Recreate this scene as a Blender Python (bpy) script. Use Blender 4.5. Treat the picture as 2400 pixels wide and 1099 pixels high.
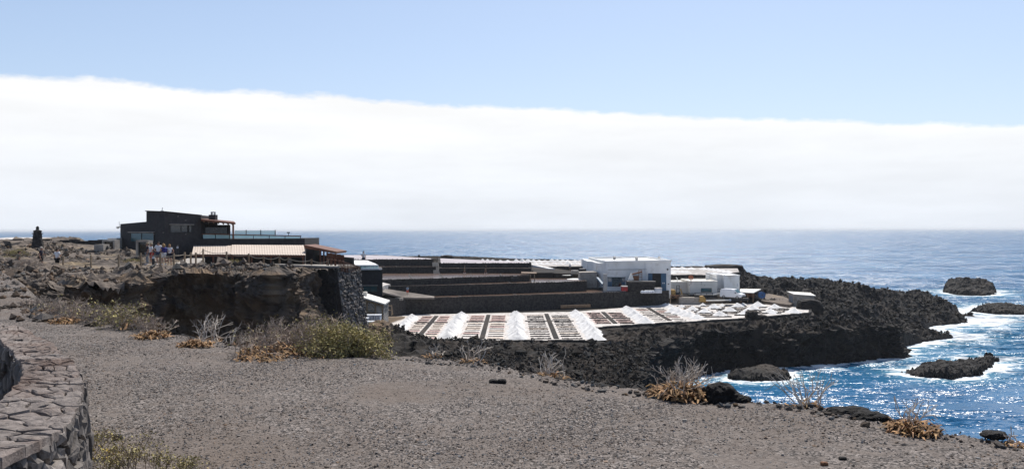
import bpy, math, random
import numpy as np
from mathutils import Vector, kdtree
R = math.radians
for _o in list(bpy.data.objects): bpy.data.objects.remove(_o)
SC = bpy.context.scene
C = SC.collection
random.seed(7)
RNG = np.random.default_rng(7)

# ------------------------------------------------------------------ camera
F = 1884.0            # focal length in photo pixels (photo 2400 wide)
CAMZ = 22.0           # metres above the sea
HY = 538.0            # horizon row in the middle of the photo
ROLL = 0.002
cam = bpy.data.cameras.new('camera')
camo = bpy.data.objects.new('camera', cam); C.objects.link(camo)
cam.sensor_width = 36.0; cam.lens = F / 2400 * 36
cam.shift_y = -(549.5 - HY) / 2400
cam.clip_start = 0.1; cam.clip_end = 60000
camo.location = (0, 0, CAMZ); camo.rotation_euler = (R(90), ROLL, 0)
SC.camera = camo

def at(px, py, D):
    "world point seen at a photo pixel, D metres in front of the camera"
    u, w = px - 1200, HY - py
    return Vector(((u + ROLL * w) / F * D, D, CAMZ + (w - ROLL * u) / F * D))
def atz(px, py, z):
    u, w = px - 1200, HY - py
    return at(px, py, (z - CAMZ) * F / (w - ROLL * u))
def gx(px, D): return (px - 1200) / F * D

# ------------------------------------------------------------------ world, sun, exposure
SUN_EL, SUN_AZ = R(57), R(16)       # azimuth to the right of the view direction (+Y)
W = bpy.data.worlds.new('World'); SC.world = W; W.use_nodes = True
def build_world():
    nt = W.node_tree; N = nt.nodes; L = nt.links; N.clear()
    out = N.new('ShaderNodeOutputWorld'); bg = N.new('ShaderNodeBackground')
    bg.inputs['Strength'].default_value = 0.10
    sky = N.new('ShaderNodeTexSky'); sky.sky_type = 'NISHITA'; sky.sun_disc = False
    sky.sun_elevation = SUN_EL; sky.sun_rotation = SUN_AZ
    sky.altitude = 0; sky.air_density = 1.0; sky.dust_density = 1.2; sky.ozone_density = 1.5
    def mth(op, a, b=None, c=None, clamp=False):
        m = N.new('ShaderNodeMath'); m.operation = op; m.use_clamp = clamp
        for i, v in enumerate((a, b, c)):
            if v is None: continue
            if isinstance(v, (int, float)): m.inputs[i].default_value = v
            else: L.new(v, m.inputs[i])
        return m.outputs[0]
    tc = N.new('ShaderNodeTexCoord'); sep = N.new('ShaderNodeSeparateXYZ')
    L.new(tc.outputs['Generated'], sep.inputs[0])
    dx, dy, dz = sep.outputs
    dzc = mth('MAXIMUM', dz, 0.02)
    px = mth('DIVIDE', dx, dzc); py = mth('DIVIDE', dy, dzc)
    # a flat cloud deck far out over the sea; its near edge is a long gentle curve
    pxc = mth('MINIMUM', mth('MAXIMUM', px, -9.0), 6.0)
    edge = mth('ADD', mth('ADD', mth('MULTIPLY', pxc, 0.3656), mth('MULTIPLY', mth('MULTIPLY', pxc, pxc), -0.0303)), 6.54)
    cv = N.new('ShaderNodeCombineXYZ'); L.new(px, cv.inputs[0]); L.new(py, cv.inputs[1])
    def noise(scale, detail, rough, vec, sx=1, sy=1, sz=1):
        mp = N.new('ShaderNodeMapping'); mp.inputs['Scale'].default_value = (sx, sy, sz)
        L.new(vec, mp.inputs[0]); n = N.new('ShaderNodeTexNoise')
        n.inputs['Scale'].default_value = scale; n.inputs['Detail'].default_value = detail; n.inputs['Roughness'].default_value = rough
        L.new(mp.outputs[0], n.inputs['Vector']); return n.outputs['Fac']
    n1 = noise(2.6, 9, 0.66, tc.outputs['Generated'], 4.0, 4.0, 9.0)
    d = mth('SUBTRACT', py, edge)
    d = mth('ADD', d, mth('MULTIPLY', mth('SUBTRACT', n1, 0.5), 1.5))
    mask = mth('MULTIPLY', mth('ADD', d, 0.02), 3.2, clamp=True)
    mask = mth('SMOOTH_MIN', mask, 1.0, 0.2)
    # cloud: bright near its edge, a little greyer and banded towards the horizon
    n2 = noise(1.0, 6, 0.55, tc.outputs['Generated'], 3.0, 3.0, 26.0)
    n3 = noise(1.3, 7, 0.65, tc.outputs['Generated'], 6.0, 6.0, 20.0)
    el = mth('MULTIPLY', dz, 6.5, clamp=True)
    val = mth('ADD', mth('MULTIPLY', el, 0.10), 0.735)
    val = mth('ADD', val, mth('ADD', mth('MULTIPLY', mth('SUBTRACT', n2, 0.5), 0.22), mth('MULTIPLY', mth('SUBTRACT', n3, 0.5), 0.10)))
    cc = N.new('ShaderNodeMix'); cc.data_type = 'RGBA'
    cc.inputs[6].default_value = (0.92, 0.975, 1.06, 1); cc.inputs[7].default_value = (1.0, 1.0, 1.0, 1)
    L.new(el, cc.inputs[0])
    cs = N.new('ShaderNodeVectorMath'); cs.operation = 'SCALE'; L.new(cc.outputs[2], cs.inputs[0])
    L.new(mth('MULTIPLY', val, 10.0), cs.inputs['Scale'])
    # thin bright veil over the blue
    sk = N.new('ShaderNodeMix'); sk.data_type = 'RGBA'; L.new(mth('MULTIPLY', mth('SUBTRACT', 1.0, mth('MULTIPLY', mth('ABSOLUTE', dz), 1.7), clamp=True), 0.40), sk.inputs[0])
    L.new(sky.outputs[0], sk.inputs[6]); sk.inputs[7].default_value = (5.7, 7.0, 9.8, 1)
    mx = N.new('ShaderNodeMix'); mx.data_type = 'RGBA'
    L.new(mask, mx.inputs[0]); L.new(sk.outputs[2], mx.inputs[6]); L.new(cs.outputs[0], mx.inputs[7])
    L.new(mx.outputs[2], bg.inputs[0]); L.new(bg.outputs[0], out.inputs[0])
build_world()
sl = bpy.data.lights.new('sun', 'SUN'); sl.energy = 4.5; sl.angle = R(0.53); sl.color = (1.0, 0.955, 0.88)
slo = bpy.data.objects.new('sun', sl); C.objects.link(slo)
slo.rotation_euler = (-(R(90) - SUN_EL), 0, -SUN_AZ)
vs = SC.view_settings; vs.view_transform = 'Standard'; vs.look = 'None'; vs.exposure = 0.3; vs.gamma = 1.0; vs.use_curve_mapping = False
SC.render.resolution_x = 1024; SC.render.resolution_y = 468

# ------------------------------------------------------------------ noise
_r = np.random.default_rng(42)
_PERM = np.concatenate([_r.permutation(256)] * 3)
_G = _r.normal(size=(256, 3)); _G /= np.linalg.norm(_G, axis=1)[:, None]
def perlin(p):
    p = np.asarray(p, float); i = np.floor(p).astype(int); f = p - i; i &= 255
    t = f * f * f * (f * (f * 6 - 15) + 10); out = 0
    for a in (0, 1):
        wa = t[:, 0] if a else 1 - t[:, 0]; ia = _PERM[i[:, 0] + a]
        for b in (0, 1):
            wb = t[:, 1] if b else 1 - t[:, 1]; ib = _PERM[ia + i[:, 1] + b]
            for c in (0, 1):
                wc = t[:, 2] if c else 1 - t[:, 2]
                g = _G[_PERM[ib + i[:, 2] + c]]
                out = out + wa * wb * wc * (g[:, 0] * (f[:, 0] - a) + g[:, 1] * (f[:, 1] - b) + g[:, 2] * (f[:, 2] - c))
    return out
def fbm(p, oct=5, gain=0.5, lac=2.03, ridged=False):
    s = 0; a = 1.0; p = np.asarray(p, float).copy(); tot = 0
    for k in range(oct):
        n = perlin(p + k * 17.3)
        s = s + a * ((0.5 - np.abs(n) * 1.6) if ridged else n * 1.4); tot += a; a *= gain; p = p * lac
    return s / tot
def N2(x, y, sc, oct=5, gain=0.5, ridged=False, seed=0.0):
    return fbm(np.stack([x * sc, y * sc, np.full(x.shape, seed)], 1), oct, gain, ridged=ridged)

# ------------------------------------------------------------------ plan geometry helpers
def seg_dist(x, y, pts, closed=False):
    "distance to a polyline and signed side information"
    best = np.full(x.shape, 1e9); P = list(pts) + ([pts[0]] if closed else [])
    for (ax, ay), (bx, by) in zip(P[:-1], P[1:]):
        dx, dy = bx - ax, by - ay; l = dx * dx + dy * dy + 1e-12
        t = np.clip(((x - ax) * dx + (y - ay) * dy) / l, 0, 1)
        best = np.minimum(best, np.hypot(x - ax - t * dx, y - ay - t * dy))
    return best
def inside(x, y, poly):
    r = np.zeros(x.shape, bool); n = len(poly)
    for k in range(n):
        ax, ay = poly[k]; bx, by = poly[(k + 1) % n]
        if ay == by: continue
        c = ((ay > y) != (by > y)) & (x < (bx - ax) * (y - ay) / (by - ay) + ax)
        r ^= c
    return r
def sdist(x, y, poly):
    "positive outside"
    d = seg_dist(x, y, poly, True); return np.where(inside(x, y, poly), -d, d)
def idw(x, y, ctrl, p=3.0):
    num = 0; den = 0
    for cx, cy, cz in ctrl:
        w = 1.0 / (np.hypot(x - cx, y - cy) + 0.6) ** p
        num = num + w * cz; den = den + w
    return num / den
def sstep(a, b, t):
    t = np.clip((t - a) / (b - a), 0, 1); return t * t * (3 - 2 * t)
def pd(lst): return [(gx(p, D), D) for p, D in lst]

# ------------------------------------------------------------------ objects
OFF = {}
def thing(name, label, cat, loc=(0, 0, 0), group=None):
    o = bpy.data.objects.new(name, None); C.objects.link(o); o.empty_display_size = 0.2
    o.location = loc; o['label'] = label; o['category'] = cat
    if group: o['group'] = group
    OFF[o.name] = np.array(loc, float)
    return o
def tag(o, label=None, cat=None, group=None, kind=None):
    if label: o['label'] = label
    if cat: o['category'] = cat
    if group: o['group'] = group
    if kind: o['kind'] = kind
    return o
def mesh_np(name, V, faces_idx, sizes=None):
    "fast mesh from numpy; faces_idx is (n,3) or (n,4) or flat with sizes"
    me = bpy.data.meshes.new(name); V = np.asarray(V, np.float32)
    if sizes is None:
        n, k = faces_idx.shape; sizes = np.full(n, k); flat = faces_idx.ravel()
    else: flat = np.asarray(faces_idx)
    me.vertices.add(len(V)); me.vertices.foreach_set('co', V.ravel())
    me.loops.add(len(flat)); me.loops.foreach_set('vertex_index', flat.astype(np.int32))
    st = np.concatenate([[0], np.cumsum(sizes)[:-1]]).astype(np.int32)
    me.polygons.add(len(sizes)); me.polygons.foreach_set('loop_start', st)
    try: me.polygons.foreach_set('loop_total', np.asarray(sizes, np.int32))
    except Exception: pass
    me.update(calc_edges=True); me.validate()
    return me
def link(name, me, mat=None, parent=None, smooth=False):
    o = bpy.data.objects.new(name, me); C.objects.link(o)
    if mat is not None:
        for m in (mat if isinstance(mat, (list, tuple)) else [mat]): me.materials.append(MAT[m] if isinstance(m, str) else m)
    if parent is not None:
        o.parent = parent; OFF[o.name] = OFF.get(parent.name, np.zeros(3))
    me.polygons.foreach_set('use_smooth', np.full(len(me.polygons), bool(smooth)))
    return o
def copy_tree(o, parent=None):
    c = o.copy(); C.objects.link(c); c.parent = parent
    for ch in list(o.children): copy_tree(ch, c)
    return c
class MB:
    "collects shapes, then links them as ONE mesh object"
    def __init__(s): s.v = []; s.f = []
    def add(s, vs, fs):
        k = len(s.v); s.v += [tuple(map(float, v)) for v in vs]; s.f += [[i + k for i in f] for f in fs]; return s
    def box(s, a, b, rz=0, c=None):
        (x0, y0, z0), (x1, y1, z1) = a, b
        vs = [(x0, y0, z0), (x1, y0, z0), (x1, y1, z0), (x0, y1, z0), (x0, y0, z1), (x1, y0, z1), (x1, y1, z1), (x0, y1, z1)]
        if rz:
            cx, cy = c or ((x0 + x1) / 2, (y0 + y1) / 2); ca, sa = math.cos(rz), math.sin(rz)
            vs = [(cx + (x - cx) * ca - (y - cy) * sa, cy + (x - cx) * sa + (y - cy) * ca, z) for x, y, z in vs]
        return s.hexa(vs)
    def hexa(s, vs): return s.add(vs, [(0, 3, 2, 1), (4, 5, 6, 7), (0, 1, 5, 4), (1, 2, 6, 5), (2, 3, 7, 6), (3, 0, 4, 7)])
    def prism(s, poly, z0, z1):
        "plan polygon extruded; z0, z1 numbers or lists"
        n = len(poly); Z0 = z0 if isinstance(z0, (list, tuple)) else [z0] * n; Z1 = z1 if isinstance(z1, (list, tuple)) else [z1] * n
        a = sum(poly[i][0] * poly[(i + 1) % n][1] - poly[(i + 1) % n][0] * poly[i][1] for i in range(n))
        idx = list(range(n)) if a > 0 else list(range(n))[::-1]
        vs = [(poly[i][0], poly[i][1], Z0[i]) for i in idx] + [(poly[i][0], poly[i][1], Z1[i]) for i in idx]
        return s.add(vs, [tuple(range(n))[::-1], tuple(range(n, 2 * n))] + [(i, (i + 1) % n, n + (i + 1) % n, n + i) for i in range(n)])
    def bar(s, a, b, w, h=None, up=(0, 0, 1)):
        a, b = Vector(a), Vector(b); d = (b - a).normalized(); u = Vector(up)
        if abs(d.dot(u)) > .98: u = Vector((0, 1, 0))
        r = d.cross(u).normalized() * (w / 2); t = r.cross(d).normalized() * ((h or w) / 2)
        return s.hexa([a - r - t, a + r - t, b + r - t, b - r - t, a - r + t, a + r + t, b + r + t, b - r + t])
    def tube(s, pts, rad, n=6, cap=True):
        pts = [Vector(p) for p in pts]; rads = rad if isinstance(rad, (list, tuple)) else [rad] * len(pts); k = len(s.v); vs = []
        for i, p in enumerate(pts):
            d = (pts[min(i + 1, len(pts) - 1)] - pts[max(i - 1, 0)]).normalized()
            u = Vector((0, 0, 1)) if abs(d.z) < .95 else Vector((0, 1, 0))
            a = d.cross(u).normalized(); b = a.cross(d)
            for j in range(n):
                t = 2 * math.pi * j / n; vs.append(p + (a * math.cos(t) + b * math.sin(t)) * rads[i])
        fs = [(i * n + j, i * n + (j + 1) % n, (i + 1) * n + (j + 1) % n, (i + 1) * n + j) for i in range(len(pts) - 1) for j in range(n)]
        if cap: fs += [tuple(range(n))[::-1], tuple((len(pts) - 1) * n + j for j in range(n))]
        return s.add(vs, fs)
    def lathe(s, c, prof, n=12):
        "prof: (r, z) from bottom to top"
        vs = [(c[0] + r * math.cos(2 * math.pi * j / n), c[1] + r * math.sin(2 * math.pi * j / n), c[2] + z) for r, z in prof for j in range(n)]
        fs = [(i * n + j, i * n + (j + 1) % n, (i + 1) * n + (j + 1) % n, (i + 1) * n + j) for i in range(len(prof) - 1) for j in range(n)]
        fs += [tuple(range(n))[::-1], tuple((len(prof) - 1) * n + j for j in range(n))]
        return s.add(vs, fs)
    def quad(s, *p): return s.add(p, [tuple(range(len(p)))])
    def build(s, name, mat, parent=None, smooth=False, bevel=0):
        V = np.array(s.v, float); off = np.zeros(3)
        if parent is not None: off = OFF.get(parent.name, off)
        else: off = np.array([V[:, 0].mean(), V[:, 1].mean(), V[:, 2].min()])
        flat = [i for f in s.f for i in f]
        me = mesh_np(name, V - off, flat, [len(f) for f in s.f])
        o = link(name, me, mat, parent, smooth)
        if parent is None: o.location = off; OFF[o.name] = off
        if bevel:
            m = o.modifiers.new('bevel', 'BEVEL'); m.width = bevel; m.segments = 1; m.limit_method = 'ANGLE'
        return o

# ------------------------------------------------------------------ materials
MAT = {}
def M(name, c1, c2=None, scale=4.0, rough=0.9, bump=0.0, bscale=None, c3=None, scale3=0.3, t3=(0.45, 0.62), contrast=(0.35, 0.65),
      detail=6, obj=False, rnd=0.0, attr=None, metal=0.0, spec=0.3, stretch=(1, 1, 1), bdist=0.05, alpha=None, trans=None):
    m = bpy.data.materials.new(name); m.use_nodes = True; MAT[name] = m
    nt = m.node_tree; N = nt.nodes; L = nt.links; b = N['Principled BSDF']
    b.inputs['Roughness'].default_value = rough; b.inputs['Metallic'].default_value = metal
    b.inputs['Specular IOR Level'].default_value = spec
    if obj: tc = N.new('ShaderNodeTexCoord'); co = tc.outputs['Object']
    else: g = N.new('ShaderNodeNewGeometry'); co = g.outputs['Position']
    if stretch != (1, 1, 1):
        mp = N.new('ShaderNodeMapping'); mp.inputs['Scale'].default_value = stretch; L.new(co, mp.inputs[0]); co = mp.outputs[0]
    def noise(sc, det, ro=0.6):
        n = N.new('ShaderNodeTexNoise'); n.inputs['Scale'].default_value = sc; n.inputs['Detail'].default_value = det; n.inputs['Roughness'].default_value = ro
        L.new(co, n.inputs['Vector']); return n.outputs['Fac']
    def rgba(c): return (c[0], c[1], c[2], 1)
    if c2 is None: c2 = tuple(v * 0.8 for v in c1)
    rp = N.new('ShaderNodeValToRGB'); rp.color_ramp.elements[0].position = contrast[0]; rp.color_ramp.elements[1].position = contrast[1]
    rp.color_ramp.elements[0].color = rgba(c2); rp.color_ramp.elements[1].color = rgba(c1)
    L.new(noise(scale, detail), rp.inputs[0]); col = rp.outputs[0]
    if c3 is not None:
        r3 = N.new('ShaderNodeMapRange'); r3.inputs[1].default_value = t3[0]; r3.inputs[2].default_value = t3[1]
        L.new(noise(scale3, 5), r3.inputs[0]); mx = N.new('ShaderNodeMix'); mx.data_type = 'RGBA'
        L.new(r3.outputs[0], mx.inputs[0]); L.new(col, mx.inputs[6]); mx.inputs[7].default_value = rgba(c3); col = mx.outputs[2]
    if attr:
        a = N.new('ShaderNodeAttribute'); a.attribute_name = attr; mx = N.new('ShaderNodeMix'); mx.data_type = 'RGBA'; mx.blend_type = 'MULTIPLY'
        mx.inputs[0].default_value = 1; L.new(col, mx.inputs[6]); L.new(a.outputs['Color'], mx.inputs[7]); col = mx.outputs[2]
    if rnd:
        oi = N.new('ShaderNodeObjectInfo'); mr = N.new('ShaderNodeMapRange'); mr.inputs[3].default_value = 1 - rnd; mr.inputs[4].default_value = 1 + rnd
        L.new(oi.outputs['Random'], mr.inputs[0]); vm = N.new('ShaderNodeVectorMath'); vm.operation = 'SCALE'
        L.new(col, vm.inputs[0]); L.new(mr.outputs[0], vm.inputs['Scale']); col = vm.outputs[0]
    L.new(col, b.inputs['Base Color'])
    if bump:
        bn = N.new('ShaderNodeBump'); bn.inputs['Strength'].default_value = bump; bn.inputs['Distance'].default_value = bdist
        L.new(noise(bscale or scale * 3, 8, 0.7), bn.inputs['Height']); L.new(bn.outputs[0], b.inputs['Normal'])
    if trans: b.inputs['Transmission Weight'].default_value = trans
    if alpha is not None: b.inputs['Alpha'].default_value = alpha
    return m
M('lava', (0.027, 0.0225, 0.020), (0.006, 0.0055, 0.0055), 1.2, 0.85, 1.0, 4, c3=(0.060, 0.045, 0.034), scale3=0.12, t3=(0.54, 0.72), bdist=0.12)
M('lava_pale', (0.095, 0.083, 0.072), (0.032, 0.029, 0.027), 2.2, 0.9, 0.9, 7, c3=(0.135, 0.105, 0.075), scale3=0.35, t3=(0.47, 0.62), bdist=0.1)
M('cliff', (0.135, 0.108, 0.088), (0.042, 0.035, 0.031), 1.5, 0.9, 1.0, 6, c3=(0.20, 0.138, 0.088), scale3=0.45, t3=(0.42, 0.60), bdist=0.12)
M('slope', (0.022, 0.0178, 0.0152), (0.008, 0.007, 0.0065), 1.1, 0.92, 0.8, 6, c3=(0.036, 0.026, 0.019), scale3=0.16, t3=(0.45, 0.62), bdist=0.1)
M('ground', (0.165, 0.140, 0.122), (0.098, 0.083, 0.073), 9, 0.95, 0.7, 45, bdist=0.02)
def ground_material():
    "lapilli: dark and pale grains a centimetre or two across, bare dusty patches, reddish earth"
    m = MAT['ground']; nt = m.node_tree; N = nt.nodes; L = nt.links; N.clear()
    out = N.new('ShaderNodeOutputMaterial'); b = N.new('ShaderNodeBsdfPrincipled'); L.new(b.outputs[0], out.inputs[0]); b.inputs['Roughness'].default_value = 0.95; b.inputs['Specular IOR Level'].default_value = 0.2
    g = N.new('ShaderNodeNewGeometry')
    def noise(sc, det=4, ro=0.6):
        n = N.new('ShaderNodeTexNoise'); n.inputs['Scale'].default_value = sc; n.inputs['Detail'].default_value = det; n.inputs['Roughness'].default_value = ro; L.new(g.outputs['Position'], n.inputs['Vector']); return n.outputs['Fac']
    def rng(v, a, c):
        r = N.new('ShaderNodeMapRange'); r.inputs[1].default_value = a; r.inputs[2].default_value = c; L.new(v, r.inputs[0]); return r.outputs[0]
    def mix(f, a, c):
        q = N.new('ShaderNodeMix'); q.data_type = 'RGBA'; L.new(f, q.inputs[0])
        for k, v in ((6, a), (7, c)):
            if isinstance(v, tuple): q.inputs[k].default_value = (*v, 1)
            else: L.new(v, q.inputs[k])
        return q.outputs[2]
    vo = N.new('ShaderNodeTexVoronoi'); vo.inputs['Scale'].default_value = 42; L.new(g.outputs['Position'], vo.inputs['Vector'])
    sp = N.new('ShaderNodeSeparateColor'); L.new(vo.outputs['Color'], sp.inputs[0])
    grain = mix(rng(sp.outputs[0], 0.1, 0.95), (0.050, 0.044, 0.041), (0.295, 0.256, 0.232))
    grain = mix(rng(vo.outputs['Distance'], 0.55, 0.75), grain, (0.045, 0.040, 0.037))
    dust = mix(rng(noise(14, 5), 0.35, 0.65), (0.118, 0.099, 0.087), (0.188, 0.159, 0.141))
    red = mix(rng(noise(20, 4), 0.35, 0.65), (0.095, 0.076, 0.063), (0.170, 0.138, 0.117))
    patch = N.new('ShaderNodeMath'); patch.operation = 'ADD'; L.new(noise(0.75, 4), patch.inputs[0]); L.new(noise(6, 3), patch.inputs[1])
    c = mix(rng(patch.outputs[0], 0.93, 1.12), grain, dust)
    c = mix(rng(noise(0.33, 4), 0.55, 0.68), c, red)
    L.new(c, b.inputs['Base Color'])
    bn = N.new('ShaderNodeBump'); bn.inputs['Strength'].default_value = 0.9; bn.inputs['Distance'].default_value = 0.012; bn.invert = True; L.new(vo.outputs['Distance'], bn.inputs['Height'])
    b2 = N.new('ShaderNodeBump'); b2.inputs['Strength'].default_value = 0.7; b2.inputs['Distance'].default_value = 0.02; L.new(noise(28, 6, 0.7), b2.inputs['Height']); L.new(bn.outputs[0], b2.inputs['Normal']); L.new(b2.outputs[0], b.inputs['Normal'])
ground_material()
M('platform', (0.180, 0.145, 0.118), (0.076, 0.062, 0.053), 2.5, 0.95, 0.7, 12, c3=(0.225, 0.172, 0.112), scale3=0.3, t3=(0.52, 0.66), bdist=0.05)
M('pebble', (0.212, 0.182, 0.164), (0.120, 0.103, 0.093), 30, 0.9, 0.3, 90, attr='tint', bdist=0.005)
M('rubble', (0.085, 0.072, 0.063), (0.030, 0.027, 0.025), 6, 0.9, 0.6, 18, attr='tint', bdist=0.03)
M('rubble_brown', (0.150, 0.118, 0.094), (0.058, 0.047, 0.040), 6, 0.9, 0.6, 18, attr='tint', bdist=0.03)
M('stone_dark', (0.060, 0.054, 0.051), (0.015, 0.014, 0.014), 2.8, 0.9, 1.0, 5, bdist=0.1, rnd=0.12)
M('block', (0.046, 0.043, 0.045), (0.030, 0.028, 0.030), 3.0, 0.85, 0.5, 8, bdist=0.03)
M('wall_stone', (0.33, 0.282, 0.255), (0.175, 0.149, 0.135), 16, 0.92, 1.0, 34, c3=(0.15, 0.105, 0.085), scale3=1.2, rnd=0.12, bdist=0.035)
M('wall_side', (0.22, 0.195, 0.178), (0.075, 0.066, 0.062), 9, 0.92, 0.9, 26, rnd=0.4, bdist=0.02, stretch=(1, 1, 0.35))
M('mortar', (0.055, 0.048, 0.044), (0.030, 0.027, 0.026), 12, 0.95, 0.6, 30, bdist=0.02)
M('salt', (0.74, 0.725, 0.71), (0.58, 0.565, 0.55), 1.6, 0.8, 0.45, 6, spec=0.2, bdist=0.06)
M('crust', (0.62, 0.585, 0.55), (0.40, 0.365, 0.34), 2.4, 0.85, 0.4, 8, c3=(0.20, 0.17, 0.155), scale3=1.3, t3=(0.55, 0.68), spec=0.2, bdist=0.03)
M('pan_far', (0.44, 0.41, 0.385), (0.27, 0.245, 0.23), 0.9, 0.85, 0.3, 4, c3=(0.10, 0.088, 0.08), scale3=0.7, t3=(0.56, 0.66))
M('basin_cream', (0.56, 0.47, 0.38), (0.44, 0.34, 0.27), 1.2, 0.5, 0.0, rnd=0.12, spec=0.4)
M('basin_pink', (0.43, 0.27, 0.225), (0.31, 0.18, 0.15), 0.9, 0.45, 0.0, rnd=0.18, spec=0.4)
M('basin_white', (0.58, 0.535, 0.495), (0.45, 0.40, 0.365), 1.2, 0.6, 0.2, rnd=0.08, bdist=0.03)
M('pond', (0.135, 0.080, 0.052), (0.085, 0.052, 0.036), 0.35, 0.22, 0.12, 1.5, spec=0.5, bdist=0.05)
M('pond_pale', (0.42, 0.345, 0.33), (0.30, 0.24, 0.235), 0.2, 0.35, 0.15, 1.5, spec=0.5, bdist=0.05)
M('white_paint', (0.80, 0.80, 0.79), (0.70, 0.695, 0.68), 0.55, 0.8, 0.12, 6, c3=(0.50, 0.47, 0.43), scale3=0.5, t3=(0.56, 0.74), spec=0.2)
M('cream_paint', (0.76, 0.735, 0.68), (0.66, 0.63, 0.575), 0.7, 0.8, 0.12, 6, c3=(0.55, 0.49, 0.42), scale3=0.5, t3=(0.58, 0.75), spec=0.2)
M('concrete', (0.36, 0.33, 0.295), (0.24, 0.215, 0.19), 2.5, 0.9, 0.4, 12, c3=(0.19, 0.165, 0.145), scale3=0.8, t3=(0.55, 0.7), bdist=0.02)
M('road', (0.27, 0.235, 0.205), (0.16, 0.138, 0.12), 0.7, 0.95, 0.5, 9, c3=(0.11, 0.096, 0.086), scale3=0.22, bdist=0.04)
M('wood', (0.20, 0.135, 0.085), (0.115, 0.075, 0.048), 6, 0.75, 0.3, 30, stretch=(1, 1, 0.2), obj=True, bdist=0.01)
M('wood_pale', (0.34, 0.255, 0.17), (0.21, 0.15, 0.10), 6, 0.8, 0.3, 30, rnd=0.15, obj=True, bdist=0.01)
M('wood_red', (0.175, 0.070, 0.040), (0.095, 0.040, 0.026), 6, 0.7, 0.3, 20, bdist=0.01)
M('roof_tan', (0.50, 0.42, 0.355), (0.44, 0.365, 0.305), 1.2, 0.7, 0.1, 8, rnd=0.05)
M('metal_dark', (0.035, 0.036, 0.040), (0.022, 0.022, 0.025), 5, 0.5, metal=0.4)
M('metal_grey', (0.33, 0.33, 0.33), (0.22, 0.22, 0.22), 5, 0.45, metal=0.6)
M('rust', (0.23, 0.105, 0.048), (0.12, 0.058, 0.032), 5, 0.85, 0.4, 16)
M('yellow_paint', (0.42, 0.27, 0.085), (0.28, 0.17, 0.06), 4, 0.6)
M('blue_paint', (0.055, 0.125, 0.205), (0.040, 0.092, 0.155), 1.8, 0.55)
M('blue_drum', (0.032, 0.105, 0.26), (0.020, 0.065, 0.17), 4, 0.45)
M('red_plastic', (0.33, 0.022, 0.024), (0.22, 0.016, 0.018), 4, 0.5)
M('orange_paint', (0.62, 0.17, 0.055), (0.47, 0.12, 0.04), 6, 0.55)
M('bin_plastic', (0.60, 0.62, 0.66), (0.46, 0.48, 0.52), 3, 0.55, rnd=0.06)
M('van_paint', (0.80, 0.80, 0.81), (0.76, 0.76, 0.77), 2, 0.25, spec=0.5)
M('rubber', (0.014, 0.014, 0.014), (0.010, 0.010, 0.010), 9, 0.8)
M('glass_dark', (0.014, 0.020, 0.024), (0.010, 0.014, 0.017), 1, 0.05, spec=0.6)
M('glass_teal', (0.050, 0.125, 0.135), (0.030, 0.080, 0.09), 0.9, 0.06, spec=0.6)
M('glass_clear', (0.55, 0.80, 0.80), (0.50, 0.75, 0.76), 0.6, 0.05, spec=0.5, alpha=0.42)
M('sheet_clear', (0.62, 0.60, 0.56), (0.45, 0.42, 0.38), 1.1, 0.25, spec=0.5, alpha=0.42)
M('interior', (0.028, 0.026, 0.026), (0.018, 0.017, 0.017), 2, 0.9)
M('rope', (0.42, 0.37, 0.30), (0.30, 0.26, 0.21), 20, 0.9)
M('twig', (0.40, 0.335, 0.275), (0.20, 0.16, 0.13), 9, 0.9, attr='tint')
M('twig_pale', (0.60, 0.54, 0.47), (0.36, 0.31, 0.265), 9, 0.9)
M('dry_leaf', (0.37, 0.222, 0.105), (0.20, 0.115, 0.056), 12, 0.8, attr='tint')
M('green_leaf', (0.36, 0.305, 0.125), (0.22, 0.19, 0.08), 7, 0.8, attr='tint')
M('flower', (0.60, 0.42, 0.03), (0.50, 0.34, 0.03), 9, 0.7)
for nm, c in dict(skin=(0.46, 0.25, 0.17), hair_dark=(0.022, 0.015, 0.011), hair_blond=(0.34, 0.21, 0.095), hair_white=(0.48, 0.42, 0.36), cloth_navy=(0.014, 0.014, 0.030),
                  cloth_white=(0.74, 0.74, 0.77), cloth_denim=(0.035, 0.050, 0.10), cloth_grey=(0.20, 0.22, 0.26), cloth_red=(0.45, 0.028, 0.035), cloth_blue=(0.032, 0.036, 0.20),
                  cloth_coral=(0.62, 0.10, 0.06), cloth_black=(0.016, 0.016, 0.018), cloth_khaki=(0.20, 0.16, 0.11), cloth_sky=(0.22, 0.32, 0.42)).items():
    M(nm, c, tuple(v * 0.75 for v in c), 12, 0.85 if nm != 'skin' else 0.55)

# ================================================================== LARGE STRUCTURE: terrain
def grid_mesh(name, xs, ys, zfun, mat, warp=0.0, wscale=0.8, keep=None, smooth=False):
    X, Y = np.meshgrid(xs, ys); x, y = X.ravel(), Y.ravel(); z = zfun(x, y)
    V = np.stack([x, y, z], 1)
    if warp:
        n1 = fbm(V * wscale + 31.7, 4); n2 = fbm(V * wscale + 77.1, 4)
        V[:, 0] += warp * n1; V[:, 1] += warp * n2
    nx, ny = len(xs), len(ys); i = np.arange(nx * ny).reshape(ny, nx)
    Fq = np.stack([i[:-1, :-1].ravel(), i[:-1, 1:].ravel(), i[1:, 1:].ravel(), i[1:, :-1].ravel()], 1)
    if keep is not None:
        k = keep(x, y); Fq = Fq[k[Fq].any(1)]
        used = np.unique(Fq); mp = np.full(len(V), -1); mp[used] = np.arange(len(used)); V = V[used]; Fq = mp[Fq]
    me = mesh_np(name, V, Fq)
    o = link(name, me, mat, None, smooth); o['kind'] = 'structure'
    return o
def steps(a, b, h): return np.arange(a, b + h * 0.5, h)

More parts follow.
